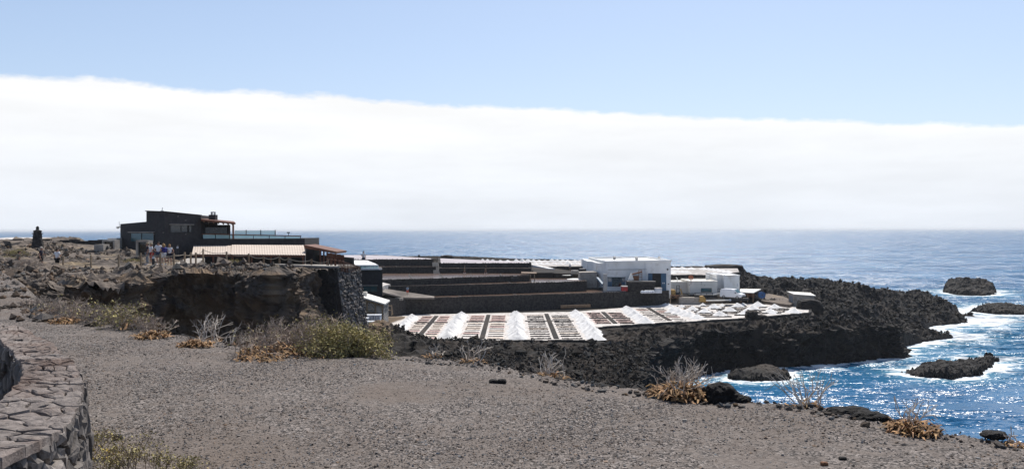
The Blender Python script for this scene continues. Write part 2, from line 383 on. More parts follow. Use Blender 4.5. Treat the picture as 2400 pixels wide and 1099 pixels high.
# --- foreground plateau (lapilli field) ---------------------------------------------------
FEDGE = pd([(3000, 6.0), (2700, 6.9), (2400, 7.6), (2190, 7.95), (2050, 8.4), (1950, 9.0), (1800, 9.35), (1700, 9.5), (1500, 10.1), (1350, 10.85), (1200, 11.85), (1000, 12.7),
            (900, 13.1), (700, 13.6), (550, 14.3), (330, 16.4), (200, 18.0), (120, 20.5), (75, 25), (40, 31), (5, 37)])
FPOLY = FEDGE + [(-34, 38), (-34, -4), (9, -4), (7.5, 3)]
def h_fore(x, y):
    d = sdist(x, y, FPOLY)
    d = d + 0.22 * N2(x, y, 1.3, 4, seed=3.1)
    z = 20.0 + 0.10 * N2(x, y, 0.25, 3, seed=1.0) + 0.035 * N2(x, y, 2.2, 4, seed=2.0)
    z = z + np.clip((-x - 14) * 0.01, 0, 0.3)
    rough = np.maximum(sstep(-0.6, 0.3, d), 0.8 * sstep(17.5, 22, y))
    z = z + rough * (0.22 * N2(x, y, 2.6, 5, ridged=True, seed=4.0))
    z = z - np.where(d > 0, 0.25 * d + np.minimum(d, 9) * 0.85, 0) - 0.06 * sstep(-0.9, 0.0, d)
    return z
fore = grid_mesh('foreground_ground', steps(-24, 10, 0.085), steps(2.2, 40, 0.085), h_fore, 'ground', keep=lambda x, y: sdist(x, y, FPOLY) < 2.2)

# --- restaurant platform beyond the gully ---------------------------------------------------
PLIP = pd([(-260, 32), (-120, 34), (0, 36), (50, 38), (95, 40), (150, 41.5), (240, 42), (300, 43.2), (330, 46.5), (400, 48.6), (520, 49.6), (600, 48.6), (640, 47.5), (690, 50), (715, 55.5), (752, 56.8), (790, 57.2)])
PPOLY = PLIP + pd([(845, 61.2), (842, 75), (820, 90), (790, 118), (400, 125), (-300, 125)]) + [(-75, 32)]
PCTRL = [(gx(p, D), D, z) for p, D, z in [(0, 36, 19.6), (95, 40, 19.15), (150, 42, 18.85), (240, 43, 18.8), (320, 48, 19.0), (450, 50, 19.2), (600, 50, 19.05), (380, 64, 19.2), (200, 58, 19.25), (100, 68, 19.35),
         (88, 80, 20.5), (0, 70, 20.2), (0, 95, 21.1), (130, 97, 20.9), (250, 97, 20.5), (270, 82, 19.95), (450, 80, 17.6), (600, 60, 19.35), (740, 60, 19.25), (700, 80, 17.3), (580, 80, 17.3), (640, 72, 18.0), (740, 74, 18.3), (280, 100, 20.2), (500, 100, 17.2), (-150, 60, 20.0), (-200, 90, 20.5), (790, 78, 18.0), (560, 54, 19.45)]]
def h_plat_base(x, y): return idw(x, y, PCTRL, 3.0)
def h_plat(x, y):
    d = sdist(x, y, PPOLY)
    z = h_plat_base(x, y)
    rg = N2(x, y, 0.5, 6, 0.55, ridged=True, seed=9.0)
    px = x / np.maximum(y, 1) * F + 1200
    lump = 0.55 * sstep(0.0, 0.35, N2(x, y, 0.13, 3, seed=5.0) + 0.08)
    path = np.exp(-((y - (60 + (px - 350) * 0.02)) / 5.0) ** 2) * sstep(60, 180, px)          # trodden path by the rope fence
    terr = sstep(600, 660, px) * sstep(54, 57, y)                                              # paved restaurant terrace
    front = sstep(-14, -1, d)
    amp = (0.18 + lump + 0.45 * front) * (1 - 0.85 * path) * (1 - terr)
    z = z + amp * ((rg - 0.15) * 2.4) + 0.04 * N2(x, y, 3.0, 3, seed=6.0)
    z = z - np.where(d > 0, np.minimum(d * 3.0, 6), 0)
    return z
plat = grid_mesh('platform_ground', steps(-58, -9, 0.16), steps(31, 104, 0.18), h_plat, 'platform', warp=0.18, wscale=1.4, keep=lambda x, y: (sdist(x, y, PPOLY) < -0.12) & (x > -0.75 * y - 3))

# --- low land with the salt works, gully floor, lava headland --------------------------------
SLIP = pd([(1500, 15), (1700, 24), (1520, 50), (1478, 79), (1502, 86), (1532, 102), (1580, 115), (1632, 122.5), (1700, 126), (1850, 128.5), (1980, 133), (2096, 138.5)])
SPOLY = SLIP + pd([(2104, 143), (2098, 148), (2180, 156), (2235, 161), (2250, 166), (2170, 172), (2185, 180), (2245, 185), (2300, 190), (2322, 196), (2285, 203), (2225, 214), (2190, 226), (2150, 226), (2060, 232), (1960, 240), (1800, 246), (1650, 238), (1300, 260), (500, 320), (100, 200), (-150, 60), (60, 12), (900, 9)])
LC = [(30, 30, 18.4), (250, 30, 15.5), (500, 32, 13.2), (700, 40, 12.0), (650, 52, 13.5), (780, 55, 13.6), (850, 62, 13.2), (855, 78, 12.2), (900, 78, 11.6), (880, 95, 10.6), (900, 118, 8.3), (1000, 60, 6.8), (1000, 85, 7.4), (1000, 104, 7.6),
      (960, 92, 8.2), (1200, 70, 6.2), (1200, 92, 7.1), (1250, 104, 7.35), (1380, 104, 6.9), (1440, 90, 6.2), (1480, 84, 5.5), (1470, 105, 6.8), (1520, 114, 6.7), (1620, 126, 6.6), (1600, 119, 5.8), (1760, 131, 6.7), (1720, 123, 5.8), (1850, 126, 5.6),
      (1900, 138, 6.6), (1950, 146, 6.4), (1980, 131, 5.5), (2085, 140, 5.4), (2096, 144, 4.6), (2050, 145, 4.6), (2020, 152, 3.6), (2180, 158, 1.6), (2235, 163, 1.0), (2110, 158, 2.2), (2120, 168, 2.8), (2000, 168, 7.4), (1930, 160, 7.4), (1850, 154, 7.5), (1800, 152, 7.7), (1720, 150, 8.0),
      (1760, 185, 10.6), (1830, 190, 10.4), (1900, 190, 10.8), (1990, 190, 10.8), (2050, 192, 9.5), (2120, 195, 7.6), (2200, 200, 5.7), (2280, 197, 1.7), (2370, 202, 1.6), (2300, 192, 1.1), (2220, 183, 2.0), (2100, 180, 5.9), (2190, 187, 3.6), (2200, 172, 1.6),
      (1900, 225, 9.0), (2100, 218, 6.0), (1750, 225, 9.0), (1740, 165, 8.8), (1600, 152, 8.3), (1650, 160, 8.9), (1560, 160, 9.0), (1480, 156, 9.2), (1400, 158, 10.2), (1380, 162, 11.6), (1330, 168, 12.9), (1290, 170, 13.2), (1260, 165, 13.0), (1260, 180, 13.4), (1400, 182, 12.6),
      (1150, 215, 13.4), (950, 215, 14.2), (870, 210, 14.6), (1250, 215, 13.6), (1500, 205, 12.2), (1660, 205, 11.6), (1000, 240, 13.4), (800, 200, 15.0), (700, 150, 15.0), (860, 130, 9.0), (860, 150, 12.0), (1700, 190, 11.4)]
LCTRL = [(gx(p, D), D, z) for p, D, z in LC]
FIELD = [(-20, 106), (10.9, 106), (11.4, 119.5), (20, 124), (36, 131), (52, 141), (56, 151), (47, 158), (30.5, 157), (11, 143), (-20, 138)]
def h_low_base(x, y): return idw(x, y, LCTRL, 3.6)
def h_low(x, y):
    d = sdist(x, y, SPOLY)
    d = d + 0.7 + 0.9 * N2(x, y, 0.16, 4, seed=11.0)
    z = h_low_base(x, y)
    px = x / np.maximum(y, 1) * F + 1200
    head = sstep(1730, 1800, px) * sstep(136, 146, y) * (1 - sstep(1905, 1700, px) * (y < 158) * 0.8)
    rg = N2(x * 0.6 + y * 0.3, y - x * 0.2, 0.10, 7, 0.52, ridged=True, seed=12.0); rf = N2(x, y, 0.9, 5, 0.55, ridged=True, seed=13.0)
    z = z + head * (7.5 * (rg - 0.36) + 1.1 * (rf - 0.3) - 1.4 * sstep(158, 172, y)) + (1 - head) * (1.9 * (rf - 0.2)) * (1 + 0.9 * sstep(12, 20, x))
    works = sdist(x, y, pd([(1240, 160), (1400, 152), (1580, 148), (1860, 147), (1890, 156), (1760, 162), (1700, 175), (1240, 182)]))
    fl = 1 - sstep(-1.0, 1.5, works)
    z = z * (1 - fl) + (h_low_base(x, y) + 0.05 * rf) * fl
    fd = sdist(x, y, FIELD); fk = 1 - sstep(0.2, 2.2, fd); z = z * (1 - fk) + 7.2 * fk
    z = np.where(d > -1.2, z - sstep(-1.2, 0.2, d) * 0.5, z)
    z = np.where(d > 0, np.maximum(z - d * 7.0, -3.0), z)
    # terraces stand on cut ground
    for poly, zt in CUTS:
        z = np.where(sdist(x, y, poly) < 0.8, np.minimum(z, zt - 0.35), z)
    return z
def terr_poly(front, back): return [tuple(p) for p in front] + [tuple(p) for p in back[::-1]]
# terrace plan: front edge (photo column, distance), back edge, pond level, wall foot
TERR = [
    dict(n='front', f=[(946, 139), (1010, 140.5), (1300, 148), (1568, 155.5)], b=[(905, 160), (1440, 164), (1568, 161)], z=10.1, z0=6.6),
    dict(n='second', f=[(898, 142), (930, 143.5), (1140, 148), (1375, 156)], b=[(890, 170), (1375, 165)], z=11.95, z0=9.5),
    dict(n='third', f=[(888, 144), (1000, 147), (1241, 156.5)], b=[(880, 180), (1241, 172)], z=13.05, z0=11.2),
    dict(n='fourth_left', f=[(870, 166), (1016, 166)], b=[(860, 182), (1016, 182)], z=14.35, z0=12.6),
    dict(n='fourth_right', f=[(1029, 165.5), (1100, 166), (1244, 164.5)], b=[(1029, 182), (1244, 182)], z=14.05, z0=12.4),
    dict(n='fifth_left', f=[(815, 170), (1010, 170)], b=[(780, 202), (900, 198), (1010, 176)], z=15.75, z0=13.0),
    dict(n='fifth_right', f=[(1027, 169), (1150, 169), (1245, 168)], b=[(1027, 200), (1245, 174)], z=14.95, z0=13.0)]
PANA = pd([(1120, 207), (1250, 186), (1262, 181), (1420, 181), (1420, 207)])
PANB = pd([(1560, 176), (1690, 176), (1732, 186), (1728, 204), (1560, 204)])
CUTS = [(PANA, 13.75), (PANB, 12.0), (pd([(930, 134), (1590, 148), (1590, 156), (1560, 157), (946, 142)]), 7.65)] + [(pd(t['f']) + pd(t['b'])[::-1], t['z']) for t in TERR]
low1 = grid_mesh('volcanic_slope', steps(-42, 46, 0.42), steps(12, 262, 0.42), h_low, 'slope', warp=0.3, wscale=0.7, keep=lambda x, y: (x > -0.5 * y - 6) & (x < 47))
low2 = grid_mesh('lava_headland', steps(44, 140, 0.30), steps(104, 250, 0.34), h_low, 'lava', warp=0.45, wscale=0.6, keep=lambda x, y: sdist(x, y, SPOLY) < 3.0)

# --- cliff faces: swept along the lip, roughened in 3-D ----------------------------------------
def resample(pts, h):
    P = np.array(pts, float); L = np.concatenate([[0], np.cumsum(np.hypot(*np.diff(P, axis=0).T))])
    s = np.arange(0, L[-1], h); return np.stack([np.interp(s, L, P[:, 0]), np.interp(s, L, P[:, 1])], 1), s
def cliff(name, pts, ztop, zbot, mat, h=0.12, amp=1.0, foot=1.0, inset=0.6, seed=0.0, hv=None, overhang=0.0, right=True):
    P, s = resample(pts, h)
    for _ in range(12): P[1:-1] = 0.25 * P[:-2] + 0.5 * P[1:-1] + 0.25 * P[2:]
    T = np.gradient(P, axis=0); T /= np.linalg.norm(T, axis=1)[:, None]
    Nn = np.stack([T[:, 1], -T[:, 0]], 1) * (1 if right else -1)       # outward
    zt = ztop(P[:, 0], P[:, 1]); zb = zbot(P[:, 0], P[:, 1])
    nv = int(max(12, (zt - zb).max() / (hv or h)))
    nt = max(4, int(inset / h))
    rows = []; dirs = []
    for k in range(nt):                                                   # cap running inland
        a = inset * (1 - k / nt); rows.append(np.column_stack([P - Nn * a, zt + 0.02 - 0.10 * (a / inset)])); dirs.append(np.column_stack([Nn * 0.3 * (k / nt), np.full(len(P), 0.15 + 0.6 * k / nt)]))
    for k in range(nv + 1):
        t = k / nv; off = foot * t ** 2.2 - overhang * math.sin(math.pi * min(1, t * 1.2))
        rows.append(np.column_stack([P + Nn * off, zt + (zb - zt) * t])); dirs.append(np.column_stack([Nn, np.full(len(P), 0.25)]))
    V = np.concatenate(rows); Dr = np.concatenate(dirs)
    q = V * np.array([1, 1, 0.75]) + seed
    dsp = 0.55 * fbm(q * np.array([0.25, 0.25, 1.5]) + 2, 3) + 1.5 * fbm(q * 0.33, 4) + 1.25 * (fbm(q * 0.8 + 5, 5, 0.6, ridged=True) - 0.2) + 0.42 * (fbm(q * 3.0 + 9, 3, 0.6, ridged=True) - 0.2) - 0.05
    V = V + Dr * (amp * dsp)[:, None]
    n = len(P); m = nt + nv + 1; i = np.arange(n * m).reshape(m, n)
    Fq = np.stack([i[:-1, :-1].ravel(), i[1:, :-1].ravel(), i[1:, 1:].ravel(), i[:-1, 1:].ravel()], 1)
    if not right: Fq = Fq[:, ::-1]
    o = link(name, mesh_np(name, V, Fq), mat); o['kind'] = 'structure'; return o
_cp = PLIP[3:14]
cliff('gully_cliff', _cp, lambda x, y: h_plat_base(x, y) + 0.10, lambda x, y: h_low_base(x, y) - 1.4, 'cliff', h=0.11, amp=1.5, foot=2.6, inset=2.0, seed=3.0, overhang=0.35)
cliff('gully_cliff_flank', PLIP[12:16], lambda x, y: h_plat_base(x, y) - 0.25, lambda x, y: h_low_base(x, y) - 1.2, 'cliff', h=0.13, amp=1.3, foot=5.0, inset=0.6, seed=13.0)
cliff('sea_cliff', SLIP[2:] + pd([(2104, 143), (2098, 148)]), lambda x, y: h_low_base(x, y) - 0.15, lambda x, y: np.full(x.shape, -1.5), 'lava', h=0.22, amp=1.9, foot=0.9, inset=1.4, seed=23.0, hv=0.25)

# --- rocks -------------------------------------------------------------------------------------
def ico(sub):
    import bmesh
    bm = bmesh.new(); bmesh.ops.create_icosphere(bm, subdivisions=sub, radius=1)
    V = np.array([v.co[:] for v in bm.verts]); Fq = np.array([[v.index for v in f.verts] for f in bm.faces]); bm.free(); return V, Fq
ICO = {k: ico(k) for k in (1, 2, 3, 4, 5)}
_o = np.array([(1, 0, 0), (-1, 0, 0), (0, 1, 0), (0, -1, 0), (0, 0, 1), (0, 0, -1)], float)
ICO[0] = (_o, np.array([(0, 2, 4), (2, 1, 4), (1, 3, 4), (3, 0, 4), (2, 0, 5), (1, 2, 5), (3, 1, 5), (0, 3, 5)]))
def rock_mesh(name, size, sub=4, seed=0.0, amp=0.35, freq=1.6, box=0.5, fine=0.08):
    V, Fq = ICO[sub]; V = V.copy()
    m = np.abs(V).max(1)[:, None]; V = V * (1 - box) + V / m * box * 0.85
    S = np.array(size, float); W0 = V * S / max(S.max(), .01)
    d = amp * fbm(W0 * freq + seed, 4, ridged=True) + amp * 0.6 * fbm(W0 * freq * 0.6 + seed + 4, 3) + fine * fbm(W0 * freq * 5 + seed, 3, ridged=True)
    V = V * (1 + d)[:, None] * S
    return mesh_np(name, V, Fq)
def boulder(name, label, loc, size, seed, mat='lava', sub=4, cat='rock', rz=0.0, group=None, **k):
    o = link(name, rock_mesh(name, size, sub, seed, **k), mat); o.location = loc; o.rotation_euler = (0, 0, rz)
    return tag(o, label, cat, group)
# sea rocks and islets: displaced slabs standing in the water
def islet(name, label, plan, heights, seed, mat='lava', h=0.2, cat='islet', amp=0.8):
    "plan polygon (closed), top height field from control points"
    xs = [p[0] for p in plan]; ys = [p[1] for p in plan]
    X = steps(min(xs) - 2, max(xs) + 2, h); Y = steps(min(ys) - 2, max(ys) + 2, h)
    def hz(x, y):
        d = sdist(x, y, plan) + 1.6 * N2(x, y, 0.4, 5, 0.6, seed=seed)
        z = idw(x, y, heights, 3.0) * (0.75 + 0.5 * N2(x, y, 0.35, 3, seed=seed + 5)) + amp * (3.0 * (N2(x, y, 0.33, 6, 0.6, ridged=True, seed=seed + 2) - 0.25) + 0.45 * N2(x, y, 1.0, 4, 0.5, seed=seed + 3))
        return np.where(d > 0, np.maximum(z - d * 4.5, -1.5), z - 0.6 * sstep(-1.6, 0, d))
    o = grid_mesh(name, X, Y, hz, mat, warp=0.5, wscale=0.8, keep=lambda x, y: sdist(x, y, plan) < 1.6)
    del o['kind']; return tag(o, label, cat)
_d = lambda px, py, z=0.0: tuple(atz(px, py, z)[:2])
ISL1 = [_d(1716, 890), _d(1760, 893), _d(1848, 890), _d(1852, 880), _d(1822, 868), _d(1760, 866), _d(1722, 872)]
islet('sea_rock', 'small flat black rock below the dark sea cliff', ISL1, [(*_d(1735, 885), 1.5), (*_d(1790, 880), 1.45), (*_d(1835, 884), 1.0)], 1.3, amp=0.35)
ISL2 = [_d(2104, 872), _d(2150, 882), _d(2230, 888), _d(2290, 880), _d(2330, 850), _d(2342, 842), _d(2310, 838), _d(2265, 852), _d(2180, 862)]
islet('sea_rock', 'long ragged rock islet alone in the near blue water', ISL2, [(*_d(2125, 873), 0.3), (*_d(2170, 876), 1.6), (*_d(2225, 876), 1.9), (*_d(2280, 866), 1.2), (*_d(2325, 846), 1.0)], 4.1, amp=0.6)
ISL3 = [_d(2214, 685), _d(2250, 692), _d(2305, 693), _d(2334, 690), _d(2322, 676), _d(2270, 668), _d(2225, 672)]
islet('sea_stack', 'tall rounded dark sea stack beyond the lava headland', ISL3, [(*_d(2218, 684), 0.8), (*_d(2238, 682), 3.2), (*_d(2256, 682), 4.9), (*_d(2273, 682), 6.2), (*_d(2292, 683), 3.9), (*_d(2308, 685), 1.5), (*_d(2330, 688), 0.3)], 7.7, h=0.4, amp=0.9, cat='sea stack')
ISL4 = [_d(2280, 730), _d(2330, 736), _d(2420, 738), _d(2430, 728), _d(2380, 718), _d(2310, 716)]
islet('sea_rock', 'low wave-washed reef at the right edge beyond the headland tip', ISL4, [(*_d(2300, 725), 1.2), (*_d(2350, 728), 1.5), (*_d(2410, 730), 0.8)], 2.9, amp=0.6)
ISL5 = [_d(2238, 755), _d(2262, 757), _d(2264, 750), _d(2246, 746)]
islet('sea_rock', 'tiny rock just off the brown reef in the surf', ISL5, [(*_d(2250, 752), 0.9)], 5.5, amp=0.5)
ISLANDS = [ISL1, ISL2, ISL3, ISL4, ISL5]

def scatter(name, pts, sizes, mat, seed, flat=0.6, sub=1, tint=(0.6, 1.25), warm=0.08, sink=0.25):
    "one mesh of many small stones (nobody could count them)"
    rng = np.random.default_rng(seed); V0, F0 = ICO[sub]; n = len(pts); k = len(V0)
    jit = rng.uniform(0.5, 1.35, (n, k, 1)); sc = np.stack([rng.uniform(.7, 1.3, n), rng.uniform(.7, 1.3, n), rng.uniform(flat * .7, flat * 1.3, n)], 1) * np.asarray(sizes)[:, None]
    a = rng.uniform(0, 2 * np.pi, n); ca, sa = np.cos(a), np.sin(a)
    V = V0[None] * jit * sc[:, None, :]
    tlt = rng.normal(0, .35, n); V = np.stack([V[..., 0], V[..., 1] * np.cos(tlt)[:, None] - V[..., 2] * np.sin(tlt)[:, None], V[..., 1] * np.sin(tlt)[:, None] + V[..., 2] * np.cos(tlt)[:, None]], 2)
    V = np.stack([V[..., 0] * ca[:, None] - V[..., 1] * sa[:, None], V[..., 0] * sa[:, None] + V[..., 1] * ca[:, None], V[..., 2]], 2)
    V = V + (np.asarray(pts) - np.stack([0 * a, 0 * a, -sc[:, 2] * (1 - 2 * sink)], 1) * 1.0)[:, None, :] * np.array([1, 1, 1])
    Fq = (F0[None] + (np.arange(n) * k)[:, None, None]).reshape(-1, 3)
    me = mesh_np(name, V.reshape(-1, 3), Fq)
    b = rng.uniform(*tint, n); w = rng.normal(0, warm, n)
    col = np.stack([b * (1 + w), b, b * (1 - w), np.ones(n)], 1); col = np.repeat(col, k, 0).astype(np.float32)
    at_ = me.color_attributes.new('tint', 'FLOAT_COLOR', 'POINT'); at_.data.foreach_set('color', col.ravel())
    o = link(name, me, mat); return o

# loose lapilli on the foreground
rng = np.random.default_rng(5)
_n = 460000
gxx = rng.uniform(-11.5, 7.5, _n); gyy = rng.uniform(4.6, 19, _n)
_dns = N2(gxx, gyy, 0.35, 4, seed=20.0) + 0.35 * N2(gxx, gyy, 1.1, 3, seed=21.0)
_sd = sdist(gxx, gyy, FPOLY)
_bare = np.exp(-((gxx - 0.55 - (gyy - 6.5) * 0.9) / 1.0) ** 2 - ((gyy - 6.4) / 1.0) ** 2)        # trodden patch
_keep = (np.abs(gxx / gyy) < 0.68) & (_sd < 0.25) & (rng.uniform(0, 1, _n) < np.clip(0.62 + 1.7 * _dns - 0.5 * _bare - 0.35 * sstep(-1.3, -0.4, _sd), 0.08, 1))
gxx, gyy = gxx[_keep], gyy[_keep]
gs = np.clip(rng.lognormal(math.log(0.0068), 0.42, len(gxx)), 0.0035, 0.022) * (1 + 0.25 * sstep(1.5, 4.0, gxx))
pebble_pts = np.stack([gxx, gyy, h_fore(gxx, gyy)], 1)
tag(scatter('lapilli_gravel', pebble_pts, gs, 'pebble', 8, 0.55, 0, (0.5, 1.35), 0.10), 'loose grey and brown lapilli gravel covering the foreground', None, kind='stuff')
# dark rubble along the foreground rim and on the near slope
def on_fn(n, box, fn, ok, seed):
    r = np.random.default_rng(seed); x = r.uniform(box[0], box[1], n); y = r.uniform(box[2], box[3], n); k = ok(x, y); x, y = x[k], y[k]
    return np.stack([x, y, fn(x, y)], 1)
p = on_fn(16000, (-6, 8, 6, 16), h_fore, lambda x, y: (np.abs(sdist(x, y, FPOLY) - 0.05) < 0.45) & (np.abs(x / y) < .7), 31)
tag(scatter('rim_rubble', p, np.clip(np.random.default_rng(1).lognormal(math.log(0.017), .5, len(p)), .008, .06), 'rubble', 32, .7, 1, (0.7, 1.7), 0.16), 'dark reddish rubble along the foreground rim', kind='stuff')
p = on_fn(5000, (-24, -8, 17, 38), h_fore, lambda x, y: (sdist(x, y, FPOLY) < -0.1) & (x > -0.7 * y) & (N2(x, y, 0.4, 3, seed=43.) > -0.1), 39)
tag(scatter('hillside_rubble', p, np.clip(np.random.default_rng(6).lognormal(math.log(0.05), .6, len(p)), .02, .25), 'rubble_brown', 44, .8, 0, (0.4, 1.4), 0.12), 'dark lava rubble on the hillside at the far left', kind='stuff')
p = on_fn(26000, (-50, -12, 34, 80), h_plat, lambda x, y: (sdist(x, y, PPOLY) < -0.3) & (x > -0.68 * y) & (N2(x, y, 0.22, 3, seed=40.) > -0.02) & ((y > 66) | (y < 57)) & ~((x > -17) & (y > 55)), 33)
tag(scatter('platform_rubble', p, np.clip(np.random.default_rng(2).lognormal(math.log(0.085), .6, len(p)), .04, .5), 'rubble_brown', 34, .8, 0, (0.4, 1.5), 0.12), 'black lava rubble strewn over the restaurant platform', kind='stuff')
def h_rub(x, y):
    d = sdist(x, y, SPOLY); return np.where((d > -2.6) & (d < 0.4), np.maximum(h_low(x, y), h_low_base(x, y) - 0.05), h_low(x, y))
p = on_fn(110000, (-20, 62, 60, 140), h_rub, lambda x, y: (sdist(x, y, SPOLY) < 0.1) & (sdist(x, y, FIELD) > 0.8) & (x > -0.14 * y - 2) & (N2(x, y, 0.15, 3, seed=41.) > -0.12 - 0.3 * (x > 12)) & (y < 104 + 0.0 * x + np.clip(x - 11, 0, 60) * 0.75), 35)
tag(scatter('slope_rubble', p, np.clip(np.random.default_rng(3).lognormal(math.log(0.10), .6, len(p)), .05, .7), 'rubble', 36, .8, 0, (0.10, 0.6), 0.14), 'black lava rubble on the slope below the salt pans', kind='stuff')
p = on_fn(30000, (44, 135, 134, 235), h_low, lambda x, y: (sdist(x, y, SPOLY) < 0.2) & (x > 0.24 * y + 8) & (sdist(x, y, FIELD) > 1.2) & (h_low(x, y) > 0.2), 37)
tag(scatter('headland_rubble', p, np.clip(np.random.default_rng(4).lognormal(math.log(0.15), .6, len(p)), .08, .9), 'rubble', 38, .8, 0, (0.10, 0.6), 0.12), 'jagged black lava blocks covering the headland', kind='stuff')

# --- sea ---------------------------------------------------------------------------------------
def sea_material():
    m = bpy.data.materials.new('sea'); m.use_nodes = True; nt = m.node_tree; N = nt.nodes; L = nt.links; b = N['Principled BSDF']
    g = N.new('ShaderNodeNewGeometry')
    def mth(op, a, b_=None, clamp=False):
        q = N.new('ShaderNodeMath'); q.operation = op; q.use_clamp = clamp
        for i, v in enumerate((a, b_)):
            if v is None: continue
            if isinstance(v, (int, float)): q.inputs[i].default_value = v
            else: L.new(v, q.inputs[i])
        return q.outputs[0]
    def noise(scale, det, ro, sx=1.0, sy=1.0, rz=0.0, out='Color', dist=0.0):
        mp = N.new('ShaderNodeMapping'); mp.inputs['Scale'].default_value = (sx, sy, 1); mp.inputs['Rotation'].default_value = (0, 0, rz)
        L.new(g.outputs['Position'], mp.inputs[0]); n = N.new('ShaderNodeTexNoise')
        n.inputs['Scale'].default_value = scale; n.inputs['Detail'].default_value = det; n.inputs['Roughness'].default_value = ro; n.inputs['Distortion'].default_value = dist
        L.new(mp.outputs[0], n.inputs['Vector']); return n.outputs[out]
    # wave slopes straight from noise (several wavelengths), so the sun glitters at every distance
    acc = None
    for sc, det, ro, sx, sy, rz, amp in ((0.05, 3, 0.6, 0.5, 1.0, 0.25, 1.2), (0.25, 3, 0.6, 0.45, 1.0, -0.2, 1.8), (1.2, 3, 0.6, 0.45, 1.0, 0.1, 2.3), (3.4, 3, 0.6, 0.5, 1.0, -0.05, 1.8)):
        c = noise(sc, det, ro, sx, sy, rz)
        v = N.new('ShaderNodeVectorMath'); v.operation = 'SUBTRACT'; L.new(c, v.inputs[0]); v.inputs[1].default_value = (0.5, 0.5, 0.5)
        w = N.new('ShaderNodeVectorMath'); w.operation = 'MULTIPLY'; L.new(v.outputs[0], w.inputs[0]); w.inputs[1].default_value = (amp * 1.0, amp, 0)
        if acc is None: acc = w.outputs[0]
        else:
            a = N.new('ShaderNodeVectorMath'); L.new(acc, a.inputs[0]); L.new(w.outputs[0], a.inputs[1]); acc = a.outputs[0]
    ca = N.new('ShaderNodeAttribute'); ca.attribute_name = 'calm'; calm = ca.outputs['Fac']      # sheltered water inside the cove
    # wind streaks: rougher, shoreward-leaning water in long gusty bands
    g1 = noise(0.10, 5, 0.7, 1.0, 0.055, 0.08, 'Fac'); g2 = noise(0.016, 4, 0.6, 1.0, 0.25, -0.1, 'Fac')
    gust = mth('ADD', mth('MULTIPLY', mth('SUBTRACT', g1, 0.5), 2.6), mth('MULTIPLY', mth('SUBTRACT', g2, 0.5), 1.2))
    lean = mth('MULTIPLY', mth('MAXIMUM', mth('ADD', gust, 0.95), 0.0), mth('SUBTRACT', mth('MULTIPLY', calm, 0.19), 0.34))
    cb = N.new('ShaderNodeCombineXYZ'); L.new(lean, cb.inputs[1]); cb.inputs[2].default_value = 1.0
    ad = N.new('ShaderNodeVectorMath'); L.new(acc, ad.inputs[0]); L.new(cb.outputs[0], ad.inputs[1])
    nm = N.new('ShaderNodeVectorMath'); nm.operation = 'NORMALIZE'; L.new(ad.outputs[0], nm.inputs[0])
    # water colour: deep blue, turquoise where air is stirred in near the rocks
    at_ = N.new('ShaderNodeAttribute'); at_.attribute_name = 'shore'
    shore = at_.outputs['Fac']
    n1 = noise(0.03, 5, 0.6, 0.6, 1.0, 0.1, 'Fac')
    rp = N.new('ShaderNodeMapRange'); rp.inputs[1].default_value = 0.4; rp.inputs[2].default_value = 0.62; L.new(n1, rp.inputs[0])
    c1 = N.new('ShaderNodeMix'); c1.data_type = 'RGBA'; L.new(rp.outputs[0], c1.inputs[0])
    c1.inputs[6].default_value = (0.005, 0.085, 0.205, 1); c1.inputs[7].default_value = (0.009, 0.125, 0.270, 1)
    c2 = N.new('ShaderNodeMix'); c2.data_type = 'RGBA'; L.new(mth('MULTIPLY', shore, 0.62, True), c2.inputs[0]); L.new(c1.outputs[2], c2.inputs[6]); c2.inputs[7].default_value = (0.06, 0.28, 0.36, 1)
    # foam: torn by two noises, thick against the rock
    f1 = noise(0.42, 7, 0.68, 0.55, 1.0, 0.05, 'Fac', 0.8); f2 = noise(0.10, 4, 0.6, 1, 1, 0, 'Fac')
    fm = mth('ADD', mth('MULTIPLY', shore, 1.15), mth('ADD', mth('MULTIPLY', mth('SUBTRACT', f1, 0.5), 3.2), mth('MULTIPLY', mth('SUBTRACT', f2, 0.5), 1.6)))
    mr = N.new('ShaderNodeMapRange'); mr.inputs[1].default_value = 0.62; mr.inputs[2].default_value = 0.95; L.new(fm, mr.inputs[0])
    foam = mr.outputs[0]
    # scattered whitecaps on the open sea
    w1 = noise(0.16, 6, 0.7, 0.32, 1.0, 0.05, 'Fac'); wm = N.new('ShaderNodeMapRange'); wm.inputs[1].default_value = 0.70; wm.inputs[2].default_value = 0.76; L.new(w1, wm.inputs[0])
    foam = mth('MAXIMUM', foam, mth('MULTIPLY', wm.outputs[0], 0.8))
    c3 = N.new('ShaderNodeMix'); c3.data_type = 'RGBA'; L.new(foam, c3.inputs[0]); L.new(c2.outputs[2], c3.inputs[6]); c3.inputs[7].default_value = (0.80, 0.83, 0.84, 1)
    L.new(c3.outputs[2], b.inputs['Base Color'])
    L.new(mth('ADD', mth('MULTIPLY', foam, 0.6), 0.24), b.inputs['Roughness'])
    b.inputs['IOR'].default_value = 1.33; b.inputs['Specular IOR Level'].default_value = 0.42
    L.new(nm.outputs[0], b.inputs['Normal'])
    return m
MAT['sea'] = sea_material()
